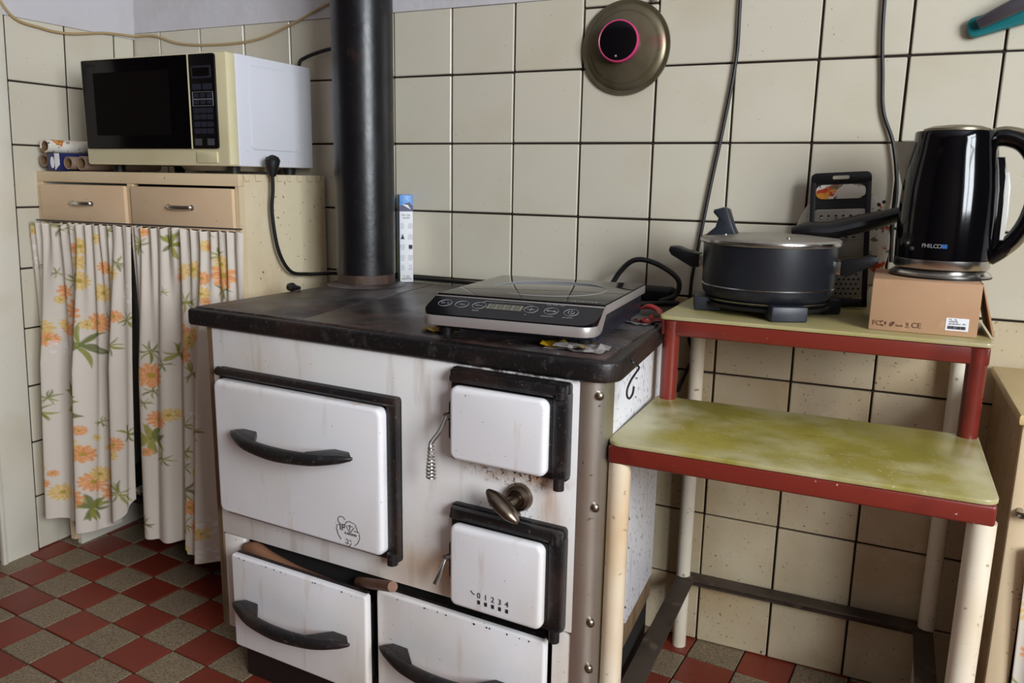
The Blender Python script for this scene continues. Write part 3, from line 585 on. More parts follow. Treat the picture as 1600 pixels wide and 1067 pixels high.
b = B(); b.tube([(CX0-.002,-.309,.8565),(.24,-.311,.858),(CX1+.012,-.309,.860)],.0016,6); solo('curtain_wire', b, M['grey_plastic'], 'thin wire the left floral curtains are gathered on', 'wire')
b = B(); b.box(.12,.30,-.262,-.10,.1665,.186,.006,2)
solo('folded_cloth', b, M['floral'], 'folded red patterned cloth on the cabinet bottom behind the curtain gap', 'cloth')

# ------------------------------------------------------------------ microwave
mw = thing('microwave', 'cream microwave oven with black glass door on top of the left cabinet', 'microwave', (.105,-.30,CT))
W,D,H0,H1 = .433,.27,.016,.246
b = B(); b.box(0,W,.026,D,H0,H1,.004,2); part('casing', b, M['mw_white'], mw)
b = B(); b.prism(rrect(0,W,H0,H1,.006),.0,.026,'xz',.003); part('front_frame', b, M['mw_cream'], mw)
b = B(); b.prism(rrect(.008,.330,.051,.243,.004),-.005,.002,'xz',.0015); dr = part('door', b, M['mw_glass'], mw)
b = B(); b.prism(rrect(.045,.275,.08,.215,.004),-.0056,-.0045,'xz'); part('door_window', b, M['mw_display'], dr)
tiny_print(frame((.034,-.0053,.229),(1,0,0),(0,0,1)), .034, .006, M['mw_keys'], dr, 2)
b = B(); b.box(.3305,.3335,-.0052,.001,.051,.243); part('door_edge', b, M['mw_cream'], mw)
b = B(); b.prism(rrect(.3338,.405,.051,.243,(.002,.006,.006,.002)),-.005,.002,'xz',.0015); pn = part('control_panel', b, M['black_gloss'], mw)
b = B(); b.prism(rrect(.342,.396,.194,.219,.002),-.0058,-.004,'xz'); part('display', b, M['mw_keys'], pn)
b = B(); b.prism(rrect(.346,.392,.198,.215,.001),-.0062,-.0056,'xz'); part('display_window', b, M['mw_display'], pn)
def key(x0,x1,z0,z1,mm='mw_keys'):
    b = B(); b.prism(rrect(x0,x1,z0,z1,.0015),-.0058,-.0045,'xz'); return part('key', b, M[mm], pn)
for x0,x1 in ((.343,.366),(.372,.396)): key(x0,x1,.171,.183)
for r_,z in enumerate((.155,.142)):
    for c_ in range(3): key(.345+c_*.0185,.358+c_*.0185,z,z+.009)
b = B()
for z0,z1 in ((.1525,.1665),(.1385,.1515)):
    for (xa,za,xb,zb) in ((.342,z0,.3985,z0),(.342,z1,.3985,z1),(.342,z0,.342,z1),(.3985,z0,.3985,z1)): b.tube([(xa,-.0055,za),(xb,-.0055,zb)],.0004,4)
part('key_outline', b, M['ink_grey'], pn)
for z in (.124,.111,.096,.082):
    for c_ in range(3): key(.343+c_*.0185,.359+c_*.0185,z,z+.0105)
for x0,x1 in ((.342,.361),(.377,.396)): key(x0,x1,.058,.072,'grey_key')
b = B(); b.prism(rrect(.341,.399,.022,.045,.002),-.003,.002,'xz',.001); part('door_button', b, M['mw_cream'], mw)
b = B(); b.prism(rrect(.062,.225,.052,.228,.012),W-.001,W+.0025,'yz',.002); part('side_embossing', b, M['mw_white'], mw)
for x in (.04,W-.04):
    for y in (.05,D-.04):
        b = B(); b.lathe([(.012,0),(.014,.016)],14,'z',(x,y,0)); part('foot', b, M['black_rubber'], mw)
b = B(); b.lathe([(.11,.0165),(.10,.006),(0,.006)],32,'z',(.30,.14,0)); part('base_tray', b, M['alu'], mw)
# rolls and box beside it
def roll(x,z,r,l,y,mm,label,band=None,tilt=0):
    t = thing('paper_roll', label, 'roll', (x,y,z), tilt, 'rolls beside the microwave')
    b = B(); b.lathe([(r*.78,.001),(r*.98,0),(r,.002),(r,l),(r*.78,l),(r*.78,.001)],24,'y'); part('paper', b, M[mm], t)
    b = B(); b.lathe([(r*.77,.002),(r*.62,.003),(r*.62,l-.002),(r*.77,l-.002),(r*.77,.002)],20,'y'); part('core', b, M['roll_inner'], t)
    if band:
        b = B(); b.lathe([(r*1.01,band[0]),(r*1.02,band[0]+.001),(r*1.02,band[1]),(r*1.01,band[1])],24,'y'); part('band', b, M[band[2]], t)
    return t
roll(-.051,.9985,.0155,.22,-.30,'roll_paper','plain paper roll at the far left of the cabinet top')
roll(.028,.9925,.0150,.22,-.295,'roll_paper','thin paper roll beside the dark blue box on the cabinet')
roll(.060,.9925,.0165,.22,-.285,'roll_paper','pale glossy paper roll lying closest to the microwave')
t = roll(-.036,1.0315,.0155,.24,-.305,'floral','floral wrapped roll with a red end on top of the others',(.125,.235,'packet_red'))
bx = thing('foil_box', 'dark blue narrow box between the rolls beside the microwave', 'box', (-.034,-.302,CT))
b = B(); b.box(0,.042,0,.23,0,.041,.001); part('carton', b, M['print_navy'], bx)
b = B(); b.lathe([(0,-.0006),(.009,-.0006),(.009,.0004)],20,'y',(.018,0,.019),M=Matrix.Diagonal((.75,1,1.5,1)) @ Matrix.Translation((.006,0,-.006))); part('oval_mark', b, M['white'], bx)
b = B(); b.prism([(.027,.002),(.0425,.014),(.0425,.0405),(.027,.0405)],-.0008,.0005,'xz'); part('white_stripe', b, M['white'], bx)

# ------------------------------------------------------------------ stepped stand beside the stove
sd = thing('stepped_stand', 'red and cream metal stand with two yellow-green shelves beside the stove', 'stand', (1.71,-.30,0))
SM = Matrix.Translation((-1.71,.30,0))
def loc(pts): return [tuple(SM @ Vector(p)) for p in pts]
b = B(); b.prism(rrect(1.474,1.950,-.338,-.020,.010),.7535,.760,'xy',.0015,M=SM); part('upper_shelf', b, M['laminate_pale'], sd)
b = B(); b.prism(rrect(1.4745,1.948,-.590,-.316,(.018,.018,.006,.006)),.6135,.620,'xy',.0015,M=SM); part('lower_shelf', b, M['laminate'], sd)
def rail(name, x0,x1,y0,y1,z0,z1, mm='red_metal', bev=.003):
    b = B(); b.box(x0,x1,y0,y1,z0,z1,bev,3,M=SM); return part(name, b, M[mm], sd)
rail('upper_rail',1.478,1.947,-.335,-.323,.7275,.7535); rail('upper_rail',1.478,1.490,-.323,-.022,.7275,.7535); rail('upper_rail',1.935,1.947,-.323,-.022,.7275,.7535); rail('upper_rail',1.49,1.935,-.034,-.022,.7275,.7535)
rail('lower_rail',1.4765,1.946,-.588,-.574,.587,.6135,bev=.004)
rail('lower_rail',1.4765,1.488,-.574,-.320,.589,.6135); rail('lower_rail',1.934,1.946,-.574,-.320,.589,.6135); rail('lower_rail',1.488,1.934,-.330,-.320,.589,.6135)
for x in (1.4935,1.9325):
    b = B(); b.tube(loc([(x,-.325,.6195),(x,-.325,.735),(x,-.325,.752)]),[.0135,.0135,.0142],20); part('upright', b, M['red_metal'], sd)
for x in (1.4905,1.9345):
    b = B(); b.tube(loc([(x,-.572,0),(x,-.572,.588)]),.0158,20); part('leg', b, M['cream_tube'], sd)
for x in (1.4795,1.938):
    b = B(); b.tube(loc([(x,-.036,0),(x,-.036,.730)]),.0145,18); part('leg', b, M['cream_tube'], sd)
def angle(p, q, wd, ht, side):
    p = Vector(p); q = Vector(q); d = (q-p).normalized(); n = Vector((-d.y,d.x,0))*side
    b = B(); t = bmesh.new()
    sec = [(0,0),(wd,0),(wd,-.004),(.004,-.004),(.004,-ht),(0,-ht)]
    A = [t.verts.new(p+n*a+Vector((0,0,z))) for a,z in sec]; C = [t.verts.new(q+n*a+Vector((0,0,z))) for a,z in sec]
    for k in range(6): t.faces.new((A[k],A[(k+1)%6],C[(k+1)%6],C[k]))
    t.faces.new(A); t.faces.new(C); bmesh.ops.recalc_face_normals(t,faces=t.faces[:]); b.merge(t,SM)
    return part('floor_rail', b, M['rail'], sd)
angle((1.472,-.018,.163),(1.945,-.018,.163),.034,.028,-1)
angle((1.468,-.018,.161),(1.474,-.575,.161),.036,.028,1); angle((1.945,-.575,.161),(1.950,-.018,.161),.034,.028,1)

# ------------------------------------------------------------------ right-hand cabinet
rc = thing('side_cabinet', 'low cupboard with pale wooden top at the right edge', 'cabinet', (1.996,-.33,0))
b = B(); b.prism([(-.006,-.022),(.62,-.022),(.62,.318),(-.008,.318)],.652,.668,'xy',.004); part('top_board', b, M['top_wood'], rc)
b = B(); b.box(0,.018,.0,.315,0,.652,.001); part('side_panel', b, M['side_brown'], rc)
b = B(); b.box(.60,.618,.0,.315,0,.652,.001); part('side_panel', b, M['side_brown'], rc)
b = B(); b.box(.0,.030,-.012,.0,0,.652,.003); part('stile', b, M['cab_paint'], rc)
b = B(); b.box(.032,.60,-.014,.004,.485,.640,.003); d = part('drawer', b, M['drawer_paint'], rc)
b = B(); b.tube([(.05,-.014,.53),(.05,-.03,.53),(.085,-.034,.53),(.12,-.03,.53),(.12,-.014,.53)],.005,10,sub=4); part('pull', b, M['steel'], d)
b = B(); b.tube([(.012,-.012,.528),(.010,-.022,.524),(.02,-.028,.526),(.032,-.026,.526)],.0045,8,sub=4); part('catch', b, M['steel'], rc)
b = B(); b.box(.018,.60,.29,.30,0,.65); part('back_board', b, M['plinth'], rc)
rg = random.Random(21)
FL2 = [(2.03+rg.uniform(-.01,.5), rg.uniform(.05,.46), rg.uniform(.012,.026), rg.randrange(2)) for _ in range(60)]
LF2 = [(2.02+rg.uniform(-.01,.5), rg.uniform(.05,.46), rg.uniform(.012,.03), rg.choice((3,4,5))) for _ in range(60)]
curtain('curtain', (2.022,2.58), (2.030,2.58), lambda s:.478+.002*np.sin(s*60), lambda s:.05+0*s,
        lambda S,T: -.360 + .006*np.sin(S*2*math.pi*16)*np.exp(-T*4) + .012*np.sin(S*2*math.pi*5+1)*np.clip(T*2,.1,1), 240, 180, FL2, LF2, 5,
        'orange floral curtain on the low cupboard at the right edge', None)

# ------------------------------------------------------------------ induction cooktop
ck = thing('induction_cooktop', 'black glass induction cooktop with touch buttons on the stove', 'cooktop', (1.3135,-.590,.7378), math.radians(3.5))
CW = .134
b = B(); b.prism(rrect(-CW+.010,CW-.004,.03,.320,.008),.012,.0465,'xy',.002); part('base', b, M['navy_side'], ck, 'dark navy plastic underside')
b = B(); b.prism(rrect(-CW,CW,-.002,.040,(.022,.022,.002,.002),6),.0215,.0365,'xy',.0015)
part('silver_band', b, M['silver'], ck)
# sloping control panel and flat glass as one wedge profile
def wedge(prof, x0, x1, rad, mm, name):
    pass
prof = [(.0,.0368),(.0,.0385),(.058,.0595),(.325,.0605),(.325,.0385)]
t = bmesh.new()
def section(y):      # half width with rounded front corners
    if y < .022: return CW-.022+math.sqrt(max(0,.022**2-(.022-y)**2))
    return CW
ys = [0,.0015,.004,.008,.014,.022,.04,.058]
top = [(y,.0385+(.0595-.0385)*y/.058) for y in ys]
ring = []
for y,z in top: ring.append((t.verts.new((-section(y),y,z)),t.verts.new((section(y),y,z)),t.verts.new((-section(y),y,.0366)),t.verts.new((section(y),y,.0366))))
for a,c in zip(ring,ring[1:]):
    t.faces.new((a[0],a[1],c[1],c[0])); t.faces.new((a[2],c[2],c[3],a[3])); t.faces.new((a[0],c[0],c[2],a[2])); t.faces.new((a[1],a[3],c[3],c[1]))
t.faces.new((ring[0][0],ring[0][2],ring[0][3],ring[0][1])); t.faces.new((ring[-1][0],ring[-1][1],ring[-1][3],ring[-1][2]))
bmesh.ops.recalc_face_normals(t,faces=t.faces[:])
b = B(); b.merge(t); cp = part('control_panel', b, M['black_gloss'], ck)
b = B(); b.box(-CW+.001,CW-.001,.0575,.324,.0584,.0612,.001); gl = part('glass_plate', b, M['glass_top'], ck)
b = B(); b.box(-CW,CW,.052,.325,.0455,.0585,.001); b.prism([(.020,.0366),(.040,.0240),(.062,.0455),(.062,.0585),(.055,.0575)],-CW-.0004,-CW+.003,'yz'); b.prism([(.020,.0366),(.040,.0240),(.062,.0455),(.062,.0585),(.055,.0575)],CW-.003,CW+.0006,'yz'); part('silver_side', b, M['silver'], ck)
def ringmark(cx,cy,r,z,th=.0006,n=60,sy=1.,Mx=None):
    b = B(); b.tube([(cx+r*math.cos(2*math.pi*k/n),cy+r*sy*math.sin(2*math.pi*k/n),z) for k in range(n+1)],th,5,M=Mx); return b
part('cooking_ring', ringmark(.005,.19,.092,.0611,.0008), M['ink_grey'], gl)
tiny_print(frame((.095,.070,.0613),(1,0,0),(0,1,0)), .055, .006, M['ink_grey'], gl, 5)
sl = Vector((0,.058,.021)).normalized(); PM = frame((0,.0,.0386),(1,0,0),sl)
def onp(a,c,h=.0003): return PM @ Vector((a,c,h))
def pring(a,c,r):
    b = B(); b.tube([onp(a+r*math.cos(2*math.pi*k/28),c+r*.92*math.sin(2*math.pi*k/28)) for k in range(29)],.0004,5); return part('touch_button', b, M['ink_grey'], cp)
CC = .034
for a,s_ in ((-.108,'Boil'),(-.080,'Milk'),(-.052,'-'),(.030,'+'),(.061,'<>'),(.091,'O')):
    pring(a, CC, .0105)
    if len(s_) == 4 or s_ == '-': tiny_print(PM @ Matrix.Translation((a,CC-.0018,.0003)), .012, .0036, M['ink_grey'], cp, len(s_)+int(a*1000))
for lines in ([[(.024,CC),(.036,CC)],[(.030,CC-.005),(.030,CC+.005)]], [[(.054,CC),(.068,CC)],[(.057,CC+.002),(.054,CC),(.057,CC-.002)],[(.065,CC+.002),(.068,CC),(.065,CC-.002)]],
              [[(.091+.0045*math.sin(t),CC+.0045*math.cos(t)) for t in [math.radians(k) for k in range(35,326,15)]],[(.091,CC+.0055),(.091,CC)]]):
    b = B()
    for ln in lines: b.tube([onp(x,y) for x,y in ln], .0004, 5)
    part('button_symbol', b, M['ink_grey'], cp)
b = B(); q = .0006
for s_ in [(-.040,.0255,.019,.0415)]:
    b.prism(rrect(-.0385,.0165,.0265,.0415,.001),.0002,.0006,'xy',M=PM)
lcd = part('display', b, M['lcd'], cp)
b = B()
for k in range(4):
    x0 = -.034+k*.0128; x1 = x0+.0075; z0,zm,z1 = .029,.034,.039
    for (xa,ya,xb,yb) in ((x0,z0,x1,z0),(x0,zm,x1,zm),(x0,z1,x1,z1),(x0,z0,x0,z1),(x1,z0,x1,z1)): b.tube([onp(xa,ya,.0007),onp(xb,yb,.0007)],.0005,4)
part('display_digits', b, M['seg'], lcd)
b = B(); b.tube([onp(-.050,.0445),onp(-.046,.049),onp(.024,.049),onp(.029,.0445)],.0003,4); part('bracket_line', b, M['ink_grey'], cp)
for a,s_ in ((-.052,'Down'),(.028,'Up'),(.060,'Function'),(.090,'On/Off')): tiny_print(PM @ Matrix.Translation((a,.017,.0003)), .0024*len(s_), .0030, M['ink_grey'], cp, len(s_))
for a,s_ in ((.052,'Power'),(.062,'Temp'),(.072,'Timer')): tiny_print(PM @ Matrix.Translation((a,.0505,.0003)), .0075, .0024, M['ink_grey'], cp, len(s_)+9)
for x in (-.11,.11):
    for y in (.04,.28):
        b = B(); b.lathe([(.010,.0005),(.012,.013)],14,'z',(x,y,0)); part('foot', b, M['black_rubber'], ck)
# paper packets under its feet
def packet(loc_, rz, mats, label, sx=.05, sy=.028, seed=1):
    rg = random.Random(seed); t_ = thing('paper_packet', label, 'packet', loc_, rz, None)
    for k,mm in enumerate(mats):
        t = bmesh.new(); nx,ny = 8,5; ox = rg.uniform(-.012,.012); oy = rg.uniform(-.006,.006); g = []
        for j in range(ny):
            row = []
            for i in range(nx):
                zz = .0006+k*.0022+abs(rg.gauss(0,.0026))+(.006*max(0,abs(i/(nx-1)-.5)-.2) if k else 0)
                row.append(t.verts.new((ox+(i/(nx-1)-.5)*sx*(.95-.18*k),oy+(j/(ny-1)-.5)*sy*(1-.15*k),zz)))
            g.append(row)
        for j in range(ny-1):
            for i in range(nx-1): t.faces.new((g[j][i],g[j][i+1],g[j+1][i+1],g[j+1][i]))
        r = bmesh.ops.solidify(t, geom=t.faces[:], thickness=.0006); bmesh.ops.recalc_face_normals(t,faces=t.faces[:])
        b = B(); b.merge(t); part('folded_sheet', b, M[mm], t_, deg=15)
    return t_
packet((1.192,-.545,.7378), .1, ('roll_inner','yellow_paper'), 'crumpled brown and yellow packet under the left front cooktop foot', .058,.034,1)
packet((1.405,-.566,.7378), -.05, ('packet','yellow_paper','packet'), 'folded white and yellow packet under the right front cooktop foot', .092,.044,2)
packet((1.445,-.30,.7378), .9, ('packet','packet_red'), 'crumpled white and red packet beside the cooktop right side', .058,.036,3)
b = B(); b.tube([(1.405,-.195,.745),(1.42,-.20,.752),(1.44,-.21,.748),(1.452,-.235,.743)],[.004,.007,.007,.004],10,sub=4,sx=.6)
solo('red_strap', b, M['red_rubber'], 'short red plastic strap on the stove top behind the cooktop', 'strap')

# ------------------------------------------------------------------ cables
def cable(name, pts, r, mm, label, n=8, sub=8): 
    b = B(); b.tube(pts, r, n, sub=sub); return solo(name, b, M[mm], label, 'cable')
pc = thing('power_cord', 'black power cord hanging down the side of the left cabinet from its plug', 'cable', (.575,-.215,1.0))
b = B(); b.tube([(0,0,.012),(0,.0,.004),(0,-.001,-.006),(0,-.002,-.03)],[.012,.017,.015,.007],14,sub=3); b.tube([(0,.0,.004),(-.006,.010,.004)],[.012,.012],12); part('plug', b, M['black_rubber'], pc)
b = B(); b.tube([(0,-.002,-.026),(.002,-.005,-.06),(.0,-.008,-.11),(.002,.005,-.19),(.004,.04,-.240),(.002,.10,-.2525),(.03,.155,-.2545),(.075,.19,-.2555)],.0042,8,sub=8); part('cord', b, M['black_rubber'], pc)
cable('flat_cable', [(.66,-.02,.7445),(.80,-.016,.744),(.90,-.020,.7435),(.98,-.028,.7435),(1.10,-.03,.7435)], .0045, 'black_rubber', 'black cable lying along the wall behind the milk carton')
b = B(); b.box(1.30,1.428,-.062,-.022,.7378,.768,.008,3); solo('cable_block', b, M['black_matt'], 'flat black cable block lying behind the cooktop at the wall', 'adapter')
cable('cooktop_cord', [(1.30,-.075,.752),(1.322,-.070,.795),(1.352,-.066,.821),(1.395,-.063,.815),(1.437,-.061,.788),(1.436,-.064,.757),(1.41,-.09,.745)], .0052, 'black_rubber', 'thick black cord looping up behind the cooktop')
cable('floor_cord', [(1.36,-.155,.7428),(1.39,-.120,.7428),(1.42,-.09,.7428),(1.445,-.075,.7428)], .0048, 'black_rubber', 'black cord running from the cooktop towards the stand')
cable('hanging_cord', [(1.509,-.012,1.62),(1.511,-.010,1.304),(1.511,-.010,1.20),(1.4955,-.010,1.076),(1.479,-.010,.968),(1.462,-.011,.843),(1.4545,-.012,.79),(1.452,-.010,.745),(1.450,-.008,.70),(1.456,-.010,.66),(1.466,-.012,.63),(1.457,-.012,.60),(1.44,-.012,.55)], .0033, 'black_rubber', 'long black cord running down the tiles behind the pot')
cable('kettle_cord', [(1.755,-.012,1.62),(1.755,-.010,1.287),(1.7645,-.010,1.16),(1.772,-.010,1.10),(1.793,-.012,1.045),(1.806,-.012,.97),(1.806,-.02,.90),(1.81,-.03,.84)], .0033, 'black_rubber', 'black cord running down the tiles to behind the kettle')
cable('beige_wire', [(-.056,-.40,1.42),(-.056,-.345,1.322),(-.056,-.27,1.303),(-.056,-.197,1.302),(-.055,-.10,1.319),(-.050,-.012,1.325),(.02,-.006,1.322),(.10,-.005,1.300),(.22,-.005,1.291),(.355,-.005,1.296),(.47,-.006,1.326),(.58,-.007,1.364),(.70,-.007,1.385)], .0032, 'wire_beige', 'yellowed wire sagging along the top of the tiles on the left')
cable('microwave_lead', [(.505,-.032,1.20),(.503,-.026,1.234),(.515,-.020,1.245),(.545,-.018,1.254),(.59,-.016,1.262),(.66,-.014,1.264)], .0042, 'black_rubber', 'short black lead from the microwave back to behind the pipe')

# ------------------------------------------------------------------ milk carton behind the pipe
mc = thing('milk_carton', 'tall blue and white milk carton standing behind the stove pipe', 'carton', (.7975,-.036,.7380), math.radians(40)); mc.scale = (.88,.88,1)
b = B(); b.box(-.017,.017,-.025,.025,0,.195,.0012); part('carton_body', b, M['white'], mc)
b = B(); b.box(-.0173,.0173,-.0253,.0253,.172,.197,.0012); part('blue_top', b, M['print_blue'], mc)
b = B(); b.box(-.0173,.0173,-.0253,.0253,.160,.172); b.prism([(-.017,.172),(.017,.172),(.008,.181)],-.0262,-.025,'xz'); part('navy_band', b, M['print_navy'], mc)
b = B(); b.box(-.0174,-.0166,-.025,.025,.002,.160); part('meadow_side', b, M['carton_side'], mc)
b = B(); b.prism([(-.012,.176),(.004,.1745),(.012,.164)],-.0266,-.0255,'xz'); part('white_flash', b, M['white'], mc)
for k,(z,wd) in enumerate(((.150,.030),(.144,.022),(.012,.018),(.006,.030))): tiny_print(frame((0,-.0255,z),(1,0,0),(0,0,1)), wd*.8, .0040, M['ink'], mc, k+3)
b = B()
rg = random.Random(4)
for z in (.128,.104,.080,.056,.034):
    for x in (-.010,.010):
        for q in range(5): wl = rg.uniform(.003,.007); b.box(x-wl,x+wl,-.0256,-.0249,z-.006+q*.0026,z-.0052+q*.0026)
part('small_print', b, M['ink_grey'], mc)
b = B(); b.prism([(-.015,.098),(-.005,.098),(-.010,.109)],-.0260,-.0250,'xz'); b.box(.006,.015,-.0260,-.0250,.076,.085); part('symbol', b, M['ink'], mc)

# ------------------------------------------------------------------ pot lid with pink timer on the wall
ld = thing('pot_lid', 'round dull metal pot lid hanging on the tiled wall', 'lid', (1.294,-.004,1.2315))
b = B(); b.lathe([(.0895,0),(.0905,-.003),(.0895,-.006),(.082,-.0055),(.078,-.009),(.070,-.0105),(.066,-.016),(.045,-.021),(.020,-.024),(0,-.024)],64,'y'); part('lid_dome', b, M['lid_metal'], ld)
b = B(); b.box(.060,.070,-.006,.002,.072,.112,.002,M=Matrix.Rotation(-.15,4,'Y')); part('hanger', b, M['alu'], ld)
tm = thing('kitchen_timer', 'round pink kitchen timer with black face stuck on the pot lid', 'timer', (1.2885,-.027,1.239), math.radians(6))
b = B(); b.lathe([(.030,0),(.037,0),(.0395,-.004),(.0395,-.017),(.0375,-.0195),(.0365,-.019),(.0362,-.012),(.030,0)],48,'y'); part('ring', b, M['pink'], tm)
b = B(); b.lathe([(.0345,-.004),(.0364,-.0180),(.030,-.0192),(0,-.0195)],48,'y'); fc = part('face', b, M['black_gloss'], tm)
b = B(); b.lathe([(0,-.0215),(.0018,-.021),(.0022,-.019)],12,'y',(-.003,0,-.028)); part('button', b, M['ink_grey'], fc)

# ------------------------------------------------------------------ teal scraper at top right
tl = thing('squeegee', 'teal and grey plastic squeegee hanging on the tiles at the top right', 'squeegee', (1.886,-.004,1.230), 0)
TM = Matrix.Rotation(-math.radians(15),4,'Y')
b = B(); b.prism(rrect(0,.17,-.0165,.0165,.012),-.016,0,'xz',.004,M=TM); part('teal_back', b, M['teal'], tl)
b = B(); b.tube([(.016,-.024,.002),(.05,-.034,.008),(.10,-.036,.018),(.17,-.034,.032)],[.009,.0115,.0135,.014],14,sub=4,M=TM); part('grey_handle', b, M['grey_plastic'], tl)
b = B(); b.lathe([(.004,0),(.009,-.004),(.009,-.014),(0,-.016)],14,'y',(.10,-.01,.040)); part('knob', b, M['black_matt'], tl)

# ------------------------------------------------------------------ pot on the upper shelf
SH = .7604
pot = thing('cooking_pot', 'dark pot with metal lid and side handles on the upper shelf', 'pot', (1.6215,-.197,SH)); pot.scale = (1,1,.93)
R0 = .1085
b = B(); b.lathe([(0,.021),(.088,.021),(.099,.026),(.105,.034),(R0-.001,.046),(R0,.125),(R0-.003,.125),(R0-.004,.05),(.09,.03),(0,.03)],64); part('pot_body', b, M['pot'], pot)
b = B(); b.lathe([(R0-.0012,.0475),(R0+.0006,.0485),(R0+.0006,.0505),(R0-.0012,.0515)],64); b.lathe([(.085,.0195),(.1,.0215),(.1025,.026),(.1,.025),(.088,.021)],64); part('steel_ring', b, M['steel'], pot)
b = B(); b.lathe([(R0+.0035,.123),(R0+.005,.125),(R0+.005,.130),(R0+.002,.134),(.098,.1355),(.06,.139),(0,.140)],64); lid = part('lid', b, M['alu'], pot)
b = B(); b.lathe([(R0+.0052,.1245),(R0+.0058,.127),(R0+.0052,.1305)],64); part('lid_rim', b, M['steel'], lid)
for ang in (-150,-62): 
    b = B(); b.lathe([(.004,0),(.0035,.002),(0,.003)],12,'z',(.078*math.cos(math.radians(ang)),.078*math.sin(math.radians(ang)),.137)); part('rivet', b, M['steel'], lid)
b = B(); b.prism([(-.109,.134),(-.054,.135),(-.062,.152),(-.072,.182),(-.080,.186),(-.096,.181),(-.097,.176),(-.088,.166),(-.092,.150)],-.016,.014,'xz',.004,M=Matrix.Translation((.004,-.012,0))); part('lid_grip', b, M['bluegrey'], lid)
b = B(); b.tube([(.030,.060,.142),(.055,.058,.146),(.09,.062,.148),(.125,.068,.158),(.165,.075,.170),(.20,.080,.182)],[.016,.025,.026,.027,.025,.019],14,sub=5,sx=.62); part('lid_handle', b, M['black_matt'], lid, 'long black plastic lid handle')
for sgn in (-1,1):
    Mx = Matrix.Rotation(math.radians(180 if sgn<0 else 0),4,'Z')
    dy = -.012*sgn
    b = B(); b.box(R0-.003,R0+.010,-.013,.013,.075,.097,.001,M=Mx); br = part('bracket', b, M['steel'], pot)
    b = B(); b.prism([(R0+.006,.074),(R0+.016,.072),(R0+.055,.094),(R0+.060,.102),(R0+.058,.110),(R0+.045,.110),(R0+.03,.104),(R0+.006,.099)],-.017,.017,'xz',.004,M=Mx)
    part('side_handle', b, M['black_matt'], pot)
b = B(); b.lathe([(.05,.012),(.102,.012),(.104,.018),(.09,.0195),(.05,.0195)],40); part('trivet_ring', b, M['black_matt'], pot)
for ang,w2 in ((-64,.029),(-166,.033),(22,.026)):
    Mx = Matrix.Rotation(math.radians(ang),4,'Z'); b = B(); b.box(.075,.119,-w2,w2,0,.026,.003,M=Mx); part('foot', b, M['bluegrey'], pot)

# ------------------------------------------------------------------ grater and tray leaning on the wall
GM = Matrix.Translation((1.729,-.084,SH)) @ Matrix.Rotation(math.radians(-10),4,'X') @ Matrix.Rotation(math.radians(-3.5),4,'Y') @ Matrix.Diagonal((.98,1,.91,1))
gr = bpy.data.objects.new('box_grater', None); COL.objects.link(gr); gr.name = 'flat_grater'; gr.matrix_world = GM
tag(gr, 'flat metal grater in a black frame leaning on the wall behind the pot', 'grater')
gw = .051
b = B()
b.prism(rrect(-gw,gw,.242,.262,(.0,.0,.010,.010)),-.006,.006,'xz',.0015); 
b.box(-gw,-gw+.009,-.006,.006,0,.243,.001); b.box(gw-.009,gw,-.006,.006,0,.243,.001); b.box(-gw,gw,-.006,.006,.0,.016,.001); b.box(-gw+.009,gw-.009,-.006,.006,.192,.204); b.box(-gw+.009,gw-.009,-.004,.006,.204,.243)
fr = part('frame', b, M['black_matt'], gr)
b = B(); b.prism(rrect(-.014,.014,.248,.255,.003),-.0068,-.0058,'xz'); part('hanging_slot', b, M['tile'], fr)
b = B(); b.prism(rrect(-.042,.042,.210,.238,.012),-.0065,-.003,'xz',.0008); part('floral_inset', b, M['floral'], gr)
b = B(); b.prism(rrect(-.043,.043,.098,.191,.006),-.0045,-.001,'xz',.001); pl1 = part('grating_plate', b, M['alu'], gr)
b = B(); b.prism(rrect(-.043,.043,.018,.092,.006),-.0045,-.001,'xz',.001); pl2 = part('grating_plate', b, M['alu'], gr)
b = B()
for r_ in range(4):
    for c_ in range(6 if r_%2==0 else 5):
        x = -.031+c_*.0124+(.0062 if r_%2 else 0); z = .177-r_*.014
        b.lathe([(0,-.0052),(.0024,-.0050),(.0026,-.004)],8,'y',(x,0,z))
part('hole', b, M['dark'], pl1)
b = B()
for r_ in range(4):
    for c_ in range(6 if r_%2==0 else 5):
        x = -.031+c_*.0124+(.0062 if r_%2 else 0); z = .177-r_*.014
        b.lathe([(0,-.0085),(.0014,-.0075),(.0024,-.0045)],8,'y',(x,0,z-.0034))
part('tooth', b, M['steel'], pl1)
b = B()
for r_ in range(7):
    for c_ in range(9):
        x = -.034+c_*.0082+(.0041 if r_%2 else 0)
        if x < .038: b.lathe([(0,-.0052),(.0020,-.0050),(.0022,-.004)],7,'y',(x,0,.026+r_*.0092))
part('hole', b, M['dark'], pl2)
TMx = Matrix.Translation((1.7235,-.047,SH)) @ Matrix.Rotation(math.radians(-6.5),4,'X') @ Matrix.Diagonal((.98,1,.925,1))
tr = bpy.data.objects.new('floral_tray', None); COL.objects.link(tr); tr.matrix_world = TMx
tag(tr, 'round-edged floral patterned tray standing behind the grater', 'tray')
oval = [(.083*math.cos(2*math.pi*k/40),.117+.117*math.sin(2*math.pi*k/40)) for k in range(40)]
b = B(); b.prism(oval,0,.006,'xz',.002); part('board', b, M['floral'], tr)
b = B()
rg = random.Random(9)
for x,z in ((.058,.196),(.066,.201),(.071,.178),(.060,.184),(.064,.166),(.058,.150),(.074,.164)): b.lathe([(0,-.0008),(.0032,-.0006),(.0034,.0005)],10,'y',(x,0,z))
part('dark_dot', b, M['ink'], tr)

